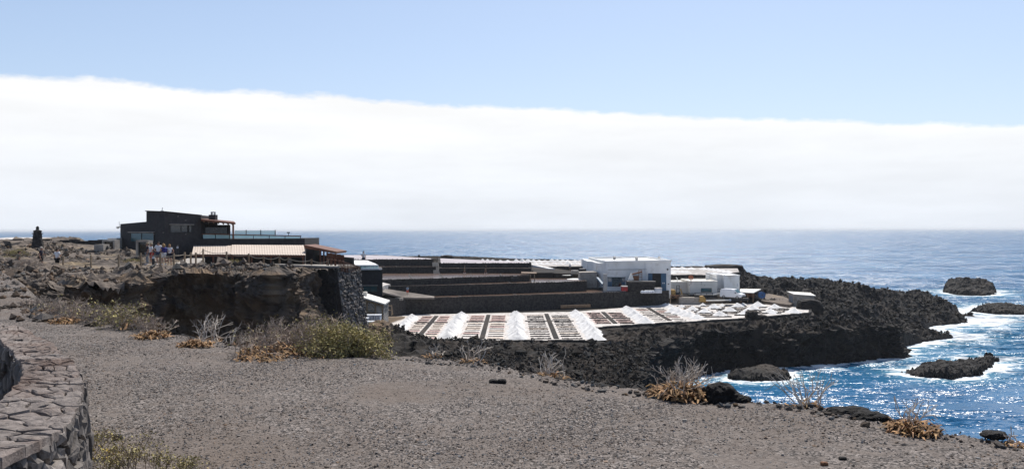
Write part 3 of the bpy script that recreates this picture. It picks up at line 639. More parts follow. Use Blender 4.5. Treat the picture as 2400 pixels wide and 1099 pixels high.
def build_sea():
    xs = steps(-6, 190, 0.7); ys = steps(14, 300, 0.7); X, Y = np.meshgrid(xs, ys); x, y = X.ravel(), Y.ravel()
    land = sdist(x, y, SPOLY) < 0.6
    for I in ISLANDS: land |= sdist(x, y, I) < 0.5
    d = np.minimum.reduce([np.maximum(sdist(x, y, P), 0) for P in [SPOLY] + ISLANDS])
    edge = sstep(3, 12, np.minimum.reduce([x + 6, 190 - x, y - 14, 300 - y]))
    px = x / np.maximum(y, 1) * F + 1200
    reach = 3.0 + 3.2 * sstep(2000, 2250, px) * sstep(120, 150, y)
    near = 1 - 0.75 * (y < 112)
    sh = np.exp(-(np.maximum(d - 0.8, 0) / reach)) * edge * near * 0.9
    sh += 0.30 * np.exp(-(((px - 2330) / 150) ** 2 + ((y - 195) / 38) ** 2)) * edge
    nx, ny = len(xs), len(ys); i = np.arange(nx * ny).reshape(ny, nx)
    Fq = np.stack([i[:-1, :-1].ravel(), i[:-1, 1:].ravel(), i[1:, 1:].ravel(), i[1:, :-1].ravel()], 1)
    V = np.stack([x, y, np.zeros(len(x))], 1)
    bx = [-30000, xs[0], xs[-1], 30000]; by = [-400, ys[0], ys[-1], 42000]; k = len(V); E = np.array([(a, b, 0) for b in by for a in bx], float); V = np.concatenate([V, E])
    Fo = [[k + r * 4 + c, k + r * 4 + c + 1, k + (r + 1) * 4 + c + 1, k + (r + 1) * 4 + c] for r in range(3) for c in range(3) if not (r == 1 and c == 1)]
    me = mesh_np('sea', V, np.concatenate([Fq, np.array(Fo)]))
    a = me.attributes.new('shore', 'FLOAT', 'POINT'); a.data.foreach_set('value', np.concatenate([sh, np.zeros(16)]).astype(np.float32))
    cl = (1 - sstep(105, 150, y)) * edge * (1 - 0.5 * sstep(70, 110, x))
    a = me.attributes.new('calm', 'FLOAT', 'POINT'); a.data.foreach_set('value', np.concatenate([cl, np.zeros(16)]).astype(np.float32))
    o = link('sea', me, 'sea'); o['kind'] = 'structure'
build_sea()

# --- sea haze: one even, thin layer of moist air over the water ------------------------------------
def build_haze():
    m = bpy.data.materials.new('haze'); m.use_nodes = True; nt = m.node_tree; nt.nodes.clear()
    out = nt.nodes.new('ShaderNodeOutputMaterial'); v = nt.nodes.new('ShaderNodeVolumePrincipled')
    v.inputs['Color'].default_value = (0.93, 0.96, 1.0, 1); v.inputs['Density'].default_value = 0.00009; v.inputs['Anisotropy'].default_value = 0.2
    nt.links.new(v.outputs[0], out.inputs['Volume']); MAT['haze'] = m
    b = MB(); b.box((-31000, -500, -4.5), (31000, 43000, 30)); o = b.build('haze', 'haze'); o['kind'] = 'stuff'
build_haze()

# ================================================================== OBJECTS
def clip_poly(poly, n, c):
    out = []
    for i in range(len(poly)):
        a, b = poly[i], poly[(i + 1) % len(poly)]; da = a[0] * n[0] + a[1] * n[1] - c; db = b[0] * n[0] + b[1] * n[1] - c
        if da <= 0: out.append(a)
        if (da < 0 < db) or (db < 0 < da): t = da / (da - db); out.append((a[0] + (b[0] - a[0]) * t, a[1] + (b[1] - a[1]) * t))
    return out
def voronoi(pts, w, h):
    "cells of points in the rectangle w x h"
    P = np.array(pts); cells = []
    for i, p in enumerate(P):
        poly = [(0, 0), (w, 0), (w, h), (0, h)]
        for j in np.argsort(((P - p) ** 2).sum(1))[1:22]:
            q = P[j]; n = q - p; c = ((q ** 2).sum() - (p ** 2).sum()) / 2
            poly = clip_poly(poly, n, c)
            if len(poly) < 3: break
        cells.append(poly)
    return cells
def jitter_grid(w, h, sx, sy, rng, j=0.38):
    pts = []
    for r, yy in enumerate(np.arange(sy / 2, h, sy)):
        for xx in np.arange(sx / 2, w, sx):
            pts.append((min(max(xx + (0.5 * sx if r % 2 else 0) + rng.uniform(-j, j) * sx, 0.01), w - 0.01), min(max(yy + rng.uniform(-j, j) * sy, 0.01), h - 0.01)))
    return pts
def stone_patch(parent, mapf, w, h, sx, sy, mat, rng, depth=0.10, gap=0.006, proud=(0.0, 0.03), name='stone', bulge=0.012, fray=0.14, edge=0.012, tilt=0.05):
    "individual stones as children; mapf(u, v, out) -> world point"
    n = 0
    for cell in voronoi(jitter_grid(w, h, sx, sy, rng), w, h):
        if len(cell) < 3: continue
        c = np.array(cell); ctr = c.mean(0)
        if fray:
            q = []
            for i in range(len(c)):
                a, b = c[i], c[(i + 1) % len(c)]; l = np.hypot(*(b - a)); q.append(a)
                if l > 0.05: q.append((a + b) / 2 - (rng.uniform(0, fray) * l) * ((a + b) / 2 - ctr) / (np.hypot(*((a + b) / 2 - ctr)) + 1e-6))
            c = np.array(q)
        size = np.linalg.norm(c - ctr, axis=1).mean()
        if size < 0.02: continue
        k = max(0.5, 1 - gap / size); pr = rng.uniform(*proud); m = len(c); tx, ty = rng.normal(0, tilt, 2)
        def P(q, o): return mapf(q[0], q[1], o)
        ring0 = [P(ctr + (q - ctr) * k, pr - depth) for q in c]
        ring1 = [P(ctr + (q - ctr) * (k * rng.uniform(0.93, 1.0)), pr - edge * rng.uniform(0.6, 2.2) + ((q - ctr) @ (tx, ty))) for q in c]
        ring2 = [P(ctr + (q - ctr) * (k * rng.uniform(0.66, 0.86)), pr + ((q - ctr) @ (tx, ty)) + rng.uniform(-bulge, bulge) * 0.7) for q in c]
        mb = MB(); cc = P(ctr, pr + rng.uniform(0, bulge))
        vs = ring0 + ring1 + ring2 + [cc]
        fs = [(i, (i + 1) % m, m + (i + 1) % m, m + i) for i in range(m)] + [(m + i, m + (i + 1) % m, 2 * m + (i + 1) % m, 2 * m + i) for i in range(m)] + [(2 * m + i, 2 * m + (i + 1) % m, 3 * m) for i in range(m)]
        mb.add(vs, fs); mb.build(name, mat, parent); n += 1
    return n

# ---------------------------------------------------------------- curved dry-stone wall, bottom left
def stone_wall():
    rng = np.random.default_rng(3); zt = 20.86
    outer = np.array([(-9.4, 12.6), (-7.6, 11.2), (-6.36, 9.98), (-4.88, 8.5), (-3.66, 6.75), (-3.17, 5.98), (-2.78, 5.15), (-2.60, 4.6), (-2.52, 4.2), (-2.50, 3.6), (-2.62, 2.6)])
    inner = np.array([(-8.9, 11.4), (-7.2, 10.2), (-5.95, 9.1), (-4.9, 7.85), (-4.12, 6.75), (-3.72, 6.08), (-3.38, 5.2), (-3.2, 4.6), (-3.1, 4.1), (-3.06, 3.5), (-3.15, 2.6)])
    L = np.concatenate([[0], np.cumsum(np.hypot(*np.diff(outer, axis=0).T))]); W_ = L[-1]
    def edge(A, u):
        u = np.clip(u, 0, W_); d = 0.12
        return np.array([np.mean([np.interp(u + e, L, A[:, k]) for e in (-.3, -.15, 0, .15, .3)]) for k in (0, 1)])
    top = lambda u: zt + 0.02 * math.sin(u * 1.7) + 0.015 * math.sin(u * 4.1)
    t = thing('stone_wall', 'curved grey dry-stone wall with flat top at the lower left', 'wall', (-4.2, 6.8, 20.0))
    core = MB(); us = np.linspace(0.0, W_, 60)
    for a, b in zip(us[:-1], us[1:]):
        oa, ob, ia, ib = edge(outer, a), edge(outer, b), edge(inner, a), edge(inner, b)
        s = 0.06
        oa, ia = oa + (ia - oa) * s, ia + (oa - ia) * s; ob, ib = ob + (ib - ob) * s, ib + (ob - ib) * s
        core.hexa([(*oa, 19.6), (*ia, 19.6), (*ib, 19.6), (*ob, 19.6), (*oa, top(a) - .035), (*ia, top(a) - .035), (*ib, top(b) - .035), (*ob, top(b) - .035)])
    core.build('core', 'mortar', t)
    def mt(u, v, o):
        e0, e1 = edge(outer, u), edge(inner, u); q = e0 + (e1 - e0) * (v / 0.5); return (q[0], q[1], top(u) + o)
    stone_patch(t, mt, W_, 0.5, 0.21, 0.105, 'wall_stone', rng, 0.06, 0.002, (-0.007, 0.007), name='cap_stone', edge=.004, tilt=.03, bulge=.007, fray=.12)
    def mo(u, v, o):
        q = edge(outer, u); d = edge(outer, u + .1) - edge(outer, u - .1); n = np.array([d[1], -d[0]]) / (np.hypot(*d) + 1e-9)
        n = -n if n[0] < 0 and n[1] < 0 else n
        n = np.array([abs(n[0]), n[1] if n[0] > 0 else -n[1]])
        q = q + n * (o + 0.05 * (1 - v / .9)); return (q[0], q[1], 19.93 + v)
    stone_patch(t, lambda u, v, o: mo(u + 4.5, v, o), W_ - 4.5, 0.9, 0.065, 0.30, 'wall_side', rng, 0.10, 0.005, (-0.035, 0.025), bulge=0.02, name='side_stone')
    def mi(u, v, o):
        q = edge(inner, u); d = edge(inner, u + .1) - edge(inner, u - .1); n = np.array([-abs(d[1]), -abs(d[0])]) / (np.hypot(*d) + 1e-9)
        q = q + n * o; return (q[0], q[1], 19.93 + v)
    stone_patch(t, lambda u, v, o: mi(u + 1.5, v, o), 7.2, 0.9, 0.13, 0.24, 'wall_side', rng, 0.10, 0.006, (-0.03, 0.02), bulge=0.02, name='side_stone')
stone_wall()

# ---------------------------------------------------------------- restaurant on the platform
def wall_quad(mb, a, b, z0, depth=0.4):
    "wall slab between two top points a, b (world), down to z0, thickness behind"
    a, b = Vector(a), Vector(b); n = Vector((-(b.y - a.y), b.x - a.x, 0)).normalized()
    if n.y < 0: n = -n
    n *= depth
    mb.hexa([(a.x, a.y, z0), (b.x, b.y, z0), (b.x + n.x, b.y + n.y, z0), (a.x + n.x, a.y + n.y, z0), a, b, b + n, a + n])
def lerp(a, b, t): return a + (b - a) * t
class Face:
    "a vertical wall plane between two plan points; pt(px,py,out) drops a photo pixel onto it"
    def __init__(s, p0, p1):
        s.a = Vector((p0[0], p0[1], 0)); s.b = Vector((p1[0], p1[1], 0)); d = (s.b - s.a).normalized(); s.d = d
        s.n = Vector((d.y, -d.x, 0));
        if s.n.y > 0: s.n = -s.n
    def pt(s, px, py, out=0.0):
        k = at(px, py, 1.0) - Vector((0, 0, CAMZ)); dirv = Vector((k.x, k.y, k.z))
        o = s.a + s.n * out; t = o.dot(s.n) / Vector((dirv.x, dirv.y, 0)).dot(s.n)
        return Vector((dirv.x * t, dirv.y * t, CAMZ + dirv.z * t))
    def rect(s, mb, x0, y0, x1, y1, out0, out1):
        "box on the wall from pixel rectangle, between two offsets"
        V = [s.pt(x0, y1, out0), s.pt(x1, y1, out0), s.pt(x1, y0, out0), s.pt(x0, y0, out0)]
        zt = max(V[2].z, V[3].z) if False else None
        a0, b0 = V[0], V[1]; zl, zh = (V[0].z + V[1].z) / 2, (V[2].z + V[3].z) / 2; n = s.n
        A = [(a0.x, a0.y), (b0.x, b0.y)]; q = n * (out1 - out0)
        mb.hexa([(a0.x + q.x, a0.y + q.y, zl), (b0.x + q.x, b0.y + q.y, zl), (b0.x, b0.y, zl), (a0.x, a0.y, zl), (a0.x + q.x, a0.y + q.y, zh), (b0.x + q.x, b0.y + q.y, zh), (b0.x, b0.y, zh), (a0.x, a0.y, zh)])
        return s
def window(parent, face, x0, y0, x1, y1, glass='glass_teal', mullions=(0.5,), lintel=True, fr=0.06, name='window'):
    f = MB(); w = (x1 - x0); h = (y1 - y0); e = fr * w * 0.35
    face.rect(f, x0, y0, x1, y0 + e, 0.01, 0.07); face.rect(f, x0, y1 - e, x1, y1, 0.01, 0.07)
    face.rect(f, x0, y0 + e, x0 + e, y1 - e, 0.01, 0.07); face.rect(f, x1 - e, y0 + e, x1, y1 - e, 0.01, 0.07)
    for m in mullions: face.rect(f, x0 + w * m - e * .5, y0 + e, x0 + w * m + e * .5, y1 - e, 0.01, 0.065)
    fo = f.build(name, 'metal_dark', parent)
    xs = [x0] + [x0 + w * m for m in mullions] + [x1]
    for a, b in zip(xs[:-1], xs[1:]):
        g = MB(); face.rect(g, a + e * .4, y0 + e * .6, b - e * .4, y1 - e * .6, 0.004, 0.03); g.build('pane', glass, fo)
    if lintel:
        l = MB(); face.rect(l, x0 - w * .04, y0 - 2.2, x1 + w * .03, y0 - 0.2, 0.0, 0.22); l.build('lintel', 'concrete', fo)
def restaurant():
    K = (gx(385, 84), 84.0); Lf = (gx(282, 89.5), 89.5); L2 = (gx(343, 86.2), 86.2); Rt = (gx(471, 89), 89.0)
    t = thing('restaurant', 'dark volcanic-block restaurant with sloping parapets and glass balcony', 'building', (K[0], K[1] + 4, 18.0))
    FL, FR = Face(Lf, K), Face(K, Rt)
    mb = MB()    # low left wing
    back = lambda p, d=9: (p[0] - 1.2, p[1] + d)
    a, b = FL.pt(282, 525), FL.pt(385, 516)
    mb.prism([Lf, K, back(K), back(Lf)], 17.0, [a.z, b.z, b.z, a.z]); mb.build('wing_wall', 'block', t)
    mb = MB()    # tall block
    c = FL.pt(343, 495, 0.02); d = FR.pt(386, 496.5, 0.02); e = FR.pt(471, 505, 0.02)
    k2 = (d.x, d.y)
    mb.prism([(c.x, c.y), k2, (e.x, e.y), (e.x - 1, e.y + 7), (c.x - 1, c.y + 7)], 17.0, [c.z, d.z, e.z, e.z, c.z]); mb.build('tower_wall', 'block', t)
    mb = MB(); mb.bar(c + Vector((0, -.02, .03)), d + Vector((0, -.02, .03)), .3, .07); mb.bar(d + Vector((0, -.02, .03)), e + Vector((0, -.02, .03)), .3, .07); mb.build('coping', 'stone_dark', t)
    window(t, FL, 306, 545.5, 362, 567, 'glass_teal', (0.47,)); window(t, FR, 398, 527.5, 450, 545, 'glass_dark', (0.5,))
    # right wing with the balcony deck
    E2 = (gx(714, 92), 92.0); Rw = (gx(455, 88.2), 88.2); FW = Face(Rw, E2)
    tz = FW.pt(600, 559.5).z
    mb = MB(); mb.prism([Rw, E2, (E2[0] - .5, E2[1] + 9), (Rw[0] - .5, Rw[1] + 9)], 16.6, tz); mb.build('deck_wall', 'block', t)
    FV = Face((Rw[0] + .5, Rw[1] + 3.0), (E2[0], E2[1] + 3.0))     # veranda back wall
    mb = MB(); q0, q1 = FV.pt(472, 527), FV.pt(540, 527); wall_quad(mb, q0, q1, tz - .1, 4.5); mb.build('veranda_wall', 'interior', t)
    g = MB(); FV.rect(g, 474, 533, 532, 557, 0.02, 0.05); g.build('veranda_glass', 'glass_dark', t)
    rf = MB(); r0, r1 = FW.pt(471, 513.5, .5), FW.pt(552, 522, .5); r2, r3 = at(548, 518.5, r1.y + 4.5), at(474, 511.5, r0.y + 4.5); dn = Vector((0, 0, -.20))
    rf.hexa([r0 + dn, r1 + dn, r2 + dn, r3 + dn, r0, r1, r2, r3]); ro = rf.build('veranda_roof', 'wood_red', t)
    for k in range(7):
        bm_ = MB(); s_ = lerp(r0, r1, (k + .5) / 7) + Vector((0, .1, -.28)); e_ = lerp(r3, r2, (k + .5) / 7) + Vector((0, 0, -.28)); bm_.bar(s_, e_, .12, .14); bm_.build('rafter', 'wood', ro)
    pm = MB(); b0 = FW.pt(546.5, 527, .3); pm.bar((b0.x, b0.y, tz), b0, .16); pm.build('post', 'wood_red', t)
    ch = MB(); c0, c1 = FV.pt(489, 515, 1.0), FV.pt(506, 503.5, 1.0); ch.box((c0.x, c0.y, c0.z - .6), (c1.x, c0.y + .8, c1.z)); co = ch.build('chimney', 'block', t)
    cp = MB(); xa, xb = lerp(c0.x, c1.x, .25), lerp(c0.x, c1.x, .8); cp.box((xa, c0.y + .15, c1.z), (xa + .07, c0.y + .6, c1.z + .28)); cp.box((xb - .07, c0.y + .15, c1.z), (xb, c0.y + .6, c1.z + .28)); cp.box((xa, c0.y + .15, c1.z + .28), (xb, c0.y + .6, c1.z + .34)); cp.build('chimney_cap', 'metal_grey', co)
    # balcony rail, low glass and tall wind screens
    rl = MB(); rl.bar(FW.pt(473, 548.5, -.1), FW.pt(706, 553, -.1), .09, .10); rl.build('balcony_rail', 'wood_red', t)
    xs = [475, 505, 538, 594, 631, 668, 704]
    for a_, b_ in zip(xs[:-1], xs[1:]):
        g = MB(); FW.rect(g, a_ + 1, 549 + (a_ - 473) * .018, b_ - 1, 559, -.12, -.10); go = g.build('balcony_pane', 'glass_clear', t)
    for a_ in xs[2:]:
        g = MB(); FW.rect(g, a_ - .8, 552.5, a_ + .8, 560, -.16, -.08); g.build('balcony_post', 'metal_dark', t)
    FS = Face((Rw[0], Rw[1] + 3.2), (E2[0], E2[1] + 3.2))
    for a_, b_ in ((549, 577), (577, 611), (611, 645)):
        g = MB(); FS.rect(g, a_ + .8, 540, b_ - .8, 556, 0, .03); g.build('wind_screen', 'glass_clear', t)
    for a_ in (577, 611, 645):
        g = MB(); FS.rect(g, a_ - 1, 539, a_ + 1, 558, -.03, .05); g.build('screen_post', 'metal_dark', t)
    g = MB(); q = FS.pt(676, 545.5); g.bar((q.x, q.y, tz - .1), q, .06); g.box((q.x - .18, q.y - .06, q.z - .04), (q.x + .18, q.y + .08, q.z + .08)); g.build('deck_lamp', 'metal_dark', t)
    # tan corrugated roof over the lower dining room
    FT, FB = Face((gx(448, 87), 87.0), (gx(716, 90.2), 90.2)), Face((gx(448, 81.5), 81.5), (gx(716, 84.5), 84.5))
    for (xa, xb, ya, yb, ta, tb) in ((450, 543.5, 595.5, 596, 575.5, 575.5), (543.5, 716, 596, 597.5, 573.5, 574.5)):
        n = int((xb - xa) / 1.5); V = []; Fc = []
        for i in range(n + 1):
            f = i / n; x = lerp(xa, xb, f); lo = FB.pt(x, lerp(ya, yb, f)); xt = lerp(xa + (4 if xa < 500 else 0), xb - (4 if xb > 700 else 0), f); up = FT.pt(xt, lerp(ta, tb, f)); dz = 0.012 * (1 if (i % 4) in (0, 1) else -1)
            V += [lo + Vector((0, 0, dz)), up + Vector((0, 0, dz))]
        Fc = [(2 * i, 2 * i + 2, 2 * i + 3, 2 * i + 1) for i in range(n)]
        m = MB(); m.add(V, Fc); o = m.build('corrugated_roof', 'roof_tan', t)
        sd = o.modifiers.new('solid', 'SOLIDIFY'); sd.thickness = 0.03
    m = MB(); m.bar(FB.pt(452, 599), FB.pt(715, 600.5), .12, .18); m.build('eaves_beam', 'wood_red', t)
    for a_ in (460, 500, 545, 590, 635, 680, 710):
        m = MB(); q = FB.pt(a_, 600, -.05); m.bar((q.x, q.y, 17.0), q, .14); m.build('eaves_post', 'wood_red', t)
    m = MB(); q0, q1 = FB.pt(455, 601, -2.2), FB.pt(712, 602, -2.2); m.hexa([(q0.x, q0.y, 17), (q1.x, q1.y, 17), (q1.x, q1.y + .2, 17), (q0.x, q0.y + .2, 17), (q0.x, q0.y, 19.0), (q1.x, q1.y, 19.0), (q1.x, q1.y + .2, 19.0), (q0.x, q0.y + .2, 19.0)]); m.build('dining_front', 'interior', t)
    # wooden pergola to the right
    FP = Face((gx(712, 86), 86.0), (gx(790, 84), 84.0))
    a_, b_ = FP.pt(713, 574), FP.pt(789, 590); m = MB(); u = Vector((0, 5, 0)); dn = Vector((0, 0, -.34))
    m.hexa([a_ + dn, b_ + dn * .6, b_ + u + dn * .6, a_ + u + dn, a_, b_, b_ + u, a_ + u]); po = m.build('pergola_roof', 'wood_red', t)
    for x in (751, 759, 767, 775, 784):
        m = MB(); q = FP.pt(x, 586, -.2); m.bar((q.x, q.y, 17.2), (q.x, q.y, lerp(a_.z, b_.z, (x - 713) / 76) - .25), .15); m.build('pergola_post', 'wood_red', t)
    m = MB(); q0, q1 = FP.pt(717, 580, -1), FP.pt(736, 580, -1); m.prism([(q0.x, q0.y), (q1.x, q1.y), (q1.x, q1.y + 3), (q0.x, q0.y + 3)], 17.0, q0.z); m.build('service_block', 'block', t)
    m = MB(); q0, q1 = FP.pt(735, 597, -2.5), FP.pt(826, 604, -2.5); wall_quad(m, q0, q1, 17.0, .3); m.build('low_wall', 'stone_dark', t)
    # roof clutter
    m = MB(); q = FL.pt(380, 496, -.6); m.tube([q, q + Vector((0, 0, .25)), q + Vector((.06, 0, .42))], .035); m.box((q.x - .12, q.y - .1, q.z - .05), (q.x + .15, q.y + .1, q.z + .1)); m.build('roof_vent', 'metal_grey', t)
    m = MB(); q = FL.pt(277, 533, .1); m.bar(q, q + Vector((.55, .3, .12)), .10); m.lathe((q.x, q.y - .08, q.z - .15), [(.05, 0), (.16, .08), (.17, .22), (.06, .3)], 10); m.tube([q + Vector((.15, 0, 0)), q + Vector((.1, 0, .65))], .025); m.build('floodlight', 'cream_paint', t)
    for x, y in ((416, 507), (434, 516.5), (384, 545), (434, 549), (362, 549)):
        m = MB(); FRR = FR if x > 386 else FL; FRR.rect(m, x - .9, y - .8, x + .9, y + .8, .0, .1); m.build('wall_spot', 'concrete', t)
    m = MB(); q = FR.pt(385.5, 546, .06); m.tube([(q.x, q.y, 18), (q.x, q.y, q.z + 1.2)], .035); m.build('downpipe', 'metal_dark', t)
restaurant()
def hatch(px0, py0, px1, py1, D, label):
    a, b = at(px0, py1, D), at(px1, py0, D); w = b.x - a.x; e = .17
    t = thing('window_box', label, 'skylight', (a.x, D, a.z - .5), 'concrete window boxes')
    m = MB(); z0, z1 = a.z - .6, b.z
    m.box((a.x, D, z0), (a.x + e, D + 1.1, z1)); m.box((b.x - e, D, z0), (b.x, D + 1.1, z1)); m.box((a.x + e, D, z1 - e), (b.x - e, D + 1.1, z1)); m.box((a.x + e, D + .9, z0), (b.x - e, D + 1.1, z1 - e)); m.build('frame', 'concrete', t)
    m = MB(); m.box((a.x + e, D + .25, z0), (b.x - e, D + .3, z1 - e)); m.build('pane', 'glass_dark', t)
hatch(239, 562.5, 268.5, 582, 81.5, 'grey concrete window box standing left of the restaurant')
hatch(318.5, 563.5, 346.5, 588, 78.5, 'grey concrete window box in front of the restaurant, behind the people')

# small building and pale roof pieces left of the restaurant
m = MB(); a, b = at(252, 575, 88), at(273, 558, 88); m.box((a.x, 88, 19), (b.x, 90, b.z)); tag(m.build('plaster_wall', 'cream_paint'), 'small cream plaster wall peeking out left of the restaurant', 'wall')
m = MB(); a, b = at(-40, 562, 97), at(66, 557, 97); m.prism([(a.x, 97), (b.x, 97), (b.x + 1, 102), (a.x, 102)], 20.3, [a.z + .05, a.z + .05, b.z, b.z]); tag(m.build('salt_basin', 'crust'), 'pale flat basin behind the stone cairn at the left edge', 'basin')
m = MB(); a, b = at(-60, 570, 92), at(250, 572, 92)
for i in range(14):
    p0, p1 = lerp(a, b, i / 14), lerp(a, b, (i + 1) / 14); h0 = .42 + .1 * math.sin(i * 2.1); m.hexa([(p0.x, 92, 19.5), (p1.x, 92, 19.5), (p1.x, 92.5, 19.5), (p0.x, 92.5, 19.5), (p0.x, 92.05, p0.z + h0), (p1.x, 92.05, p1.z + h0), (p1.x, 92.45, p1.z + h0), (p0.x, 92.45, p0.z + h0)])
tag(m.build('boundary_wall', 'stone_dark'), 'low dark lava-stone boundary wall along the left skyline', 'wall')
m = MB(); a, b = at(219, 578, 79), at(240, 573, 79); m.box((a.x, 79, 19.4), (b.x, 80.5, b.z), .1); tag(m.build('concrete_slab', 'concrete'), 'short pale concrete slab left of the window box', 'slab')

# stone cairn
def cairn():
    D = 76; a = at(88, 572, D); t = thing('stone_cairn', 'dark tapering stone cairn with a knobbed cap on the left skyline', 'cairn', (a.x, D, a.z - .2)); rng = random.Random(4)
    zt = at(88, 543.5, D).z; z0 = a.z - .35; n = 9
    for k in range(n):
        f0, f1 = k / n, (k + 1) / n; r0 = lerp(.54, .33, f0); za, zb = lerp(z0, zt, f0), lerp(z0, zt, f1)
        m = MB(); s = 9; prof = [(r0 * .97, 0), (r0, .03), (lerp(.54, .33, f1) * 1.0, (zb - za) - .02), (lerp(.54, .33, f1) * .95, zb - za)]
        vs = []
        for r, z in prof:
            for j in range(s): ang = 2 * math.pi * j / s + k * .6; rr = r * rng.uniform(.93, 1.07); vs.append((a.x + rr * math.cos(ang), D + rr * math.sin(ang), za + z + rng.uniform(-.012, .012)))
        m.add(vs, [(i * s + j, i * s + (j + 1) % s, (i + 1) * s + (j + 1) % s, (i + 1) * s + j) for i in range(3) for j in range(s)] + [tuple(range(s))[::-1], tuple(range(3 * s, 4 * s))]); m.build('stone_course', 'stone_dark', t)
    m = MB(); m.box((a.x - .42, D - .2, zt - .20), (a.x + .42, D + .2, zt - .12)); m.build('cross_slab', 'stone_dark', t)
    m = MB(); m.lathe((a.x, D, zt), [(.36, 0), (.37, .10), (.30, .14), (.14, .2), (.12, .3), (.15, .38), (.10, .5), (.02, .55)], 10); m.build('cap', 'stone_dark', t)
cairn()

# ---------------------------------------------------------------- rope fence along the path
def fence():
    posts = [(86, 637, 61, 33), (148, 622, 60, 22.5), (213, 624, 58.5, 27), (278, 623.5, 58.5, 28), (330, 621, 59.5, 28), (376, 621.5, 59.5, 28), (407.5, 620.5, 60, 27), (433, 619, 61.5, 28), (447, 619, 62.5, 27.5), (459, 618, 63, 26.5)]
    t = thing('rope_fence', 'weathered wooden rope fence beside the visitors path', 'fence', tuple(at(300, 622, 59)))
    tops = []
    for px, py, D, h in posts:
        if px == 86: tops.append(at(px, 606, D)); continue
        b = at(px, py, D); top = at(px, py - h, D); m = MB(); m.tube([(b.x, b.y, b.z - .3), (b.x, b.y, top.z - .03), (b.x, b.y, top.z)], [.075, .07, .05], 7); m.build('post', 'wood_pale', t); tops.append(top)
    for lvl, last in ((.16, 10), (.66, 8)):
        for i in range(0 if lvl < .3 else 1, last - 1):
            a, b = tops[i] - Vector((0, 0, lvl)), tops[i + 1] - Vector((0, 0, lvl)); pts = []
            for k in range(7): f = k / 6; q = lerp(a, b, f); q.z -= .10 * 4 * f * (1 - f) * (.5 + .5 * (i % 2)); pts.append(q)
            m = MB(); m.tube(pts, .022, 5); m.build('rope', 'rope', t)
    # second run climbing to the terrace
    post2 = [(476, 606, 64, 23), (531, 606, 62, 16.5), (583, 608, 60.5, 14), (618, 612, 59.5, 11), (655, 613, 59, 14), (676, 615, 59, 12), (730, 618, 58.5, 11), (769, 620, 58.2, 11)]
    t2 = thing('rope_fence', 'rope fence with short posts along the terrace edge before the tan roof', 'fence', tuple(at(600, 612, 60)))
    tp = []
    for px, py, D, h in post2:
        b = at(px, py, D); top = at(px, py - h, D); m = MB(); m.tube([(b.x, b.y, b.z - .4), (b.x, b.y, top.z)], [.075, .06], 7); m.build('post', 'wood_pale' if px < 540 else 'wood', t2); tp.append(top)
    tp = [tops[-1]] + tp
    for i in range(len(tp) - 1):
        a, b = tp[i] - Vector((0, 0, .08)), tp[i + 1] - Vector((0, 0, .08)); pts = []
        for k in range(7): f = k / 6; q = lerp(a, b, f); q.z -= .16 * 4 * f * (1 - f); pts.append(q)
        m = MB(); m.tube(pts, .022, 5); m.build('rope', 'rope', t2)
fence()
def path_lamp(px, py, D, h, label):
    b = at(px, py, D); t = thing('path_lamp', label, 'lamp', tuple(b)); H = h / F * D
    m = MB(); m.lathe((b.x, b.y, b.z - .1), [(.10, 0), (.09, H * .72 + .1)], 10); m.build('post', 'metal_dark', t)
    m = MB(); m.lathe((b.x, b.y, b.z + H * .72), [(.085, 0), (.085, H * .2)], 10); m.build('lens', 'bin_plastic', t)
    m = MB(); m.lathe((b.x, b.y, b.z + H * .92), [(.10, 0), (.10, H * .06), (.02, H * .1)], 10); m.build('cap', 'metal_dark', t)
path_lamp(359.5, 623, 57.5, 23.5, 'dark path lamp with pale lens in front of the rope fence')
path_lamp(416, 598, 74, 22, 'dark path lamp with pale lens against the restaurant wall')
# concrete path between the ropes
m = MB(); a = [at(408, 619, 61), at(462, 618, 63), at(480, 606, 70), at(440, 606, 70)]; m.prism([(p.x, p.y) for p in a], 19.0, [p.z + .04 for p in a]); o = m.build('path', 'concrete'); o['kind'] = 'structure'

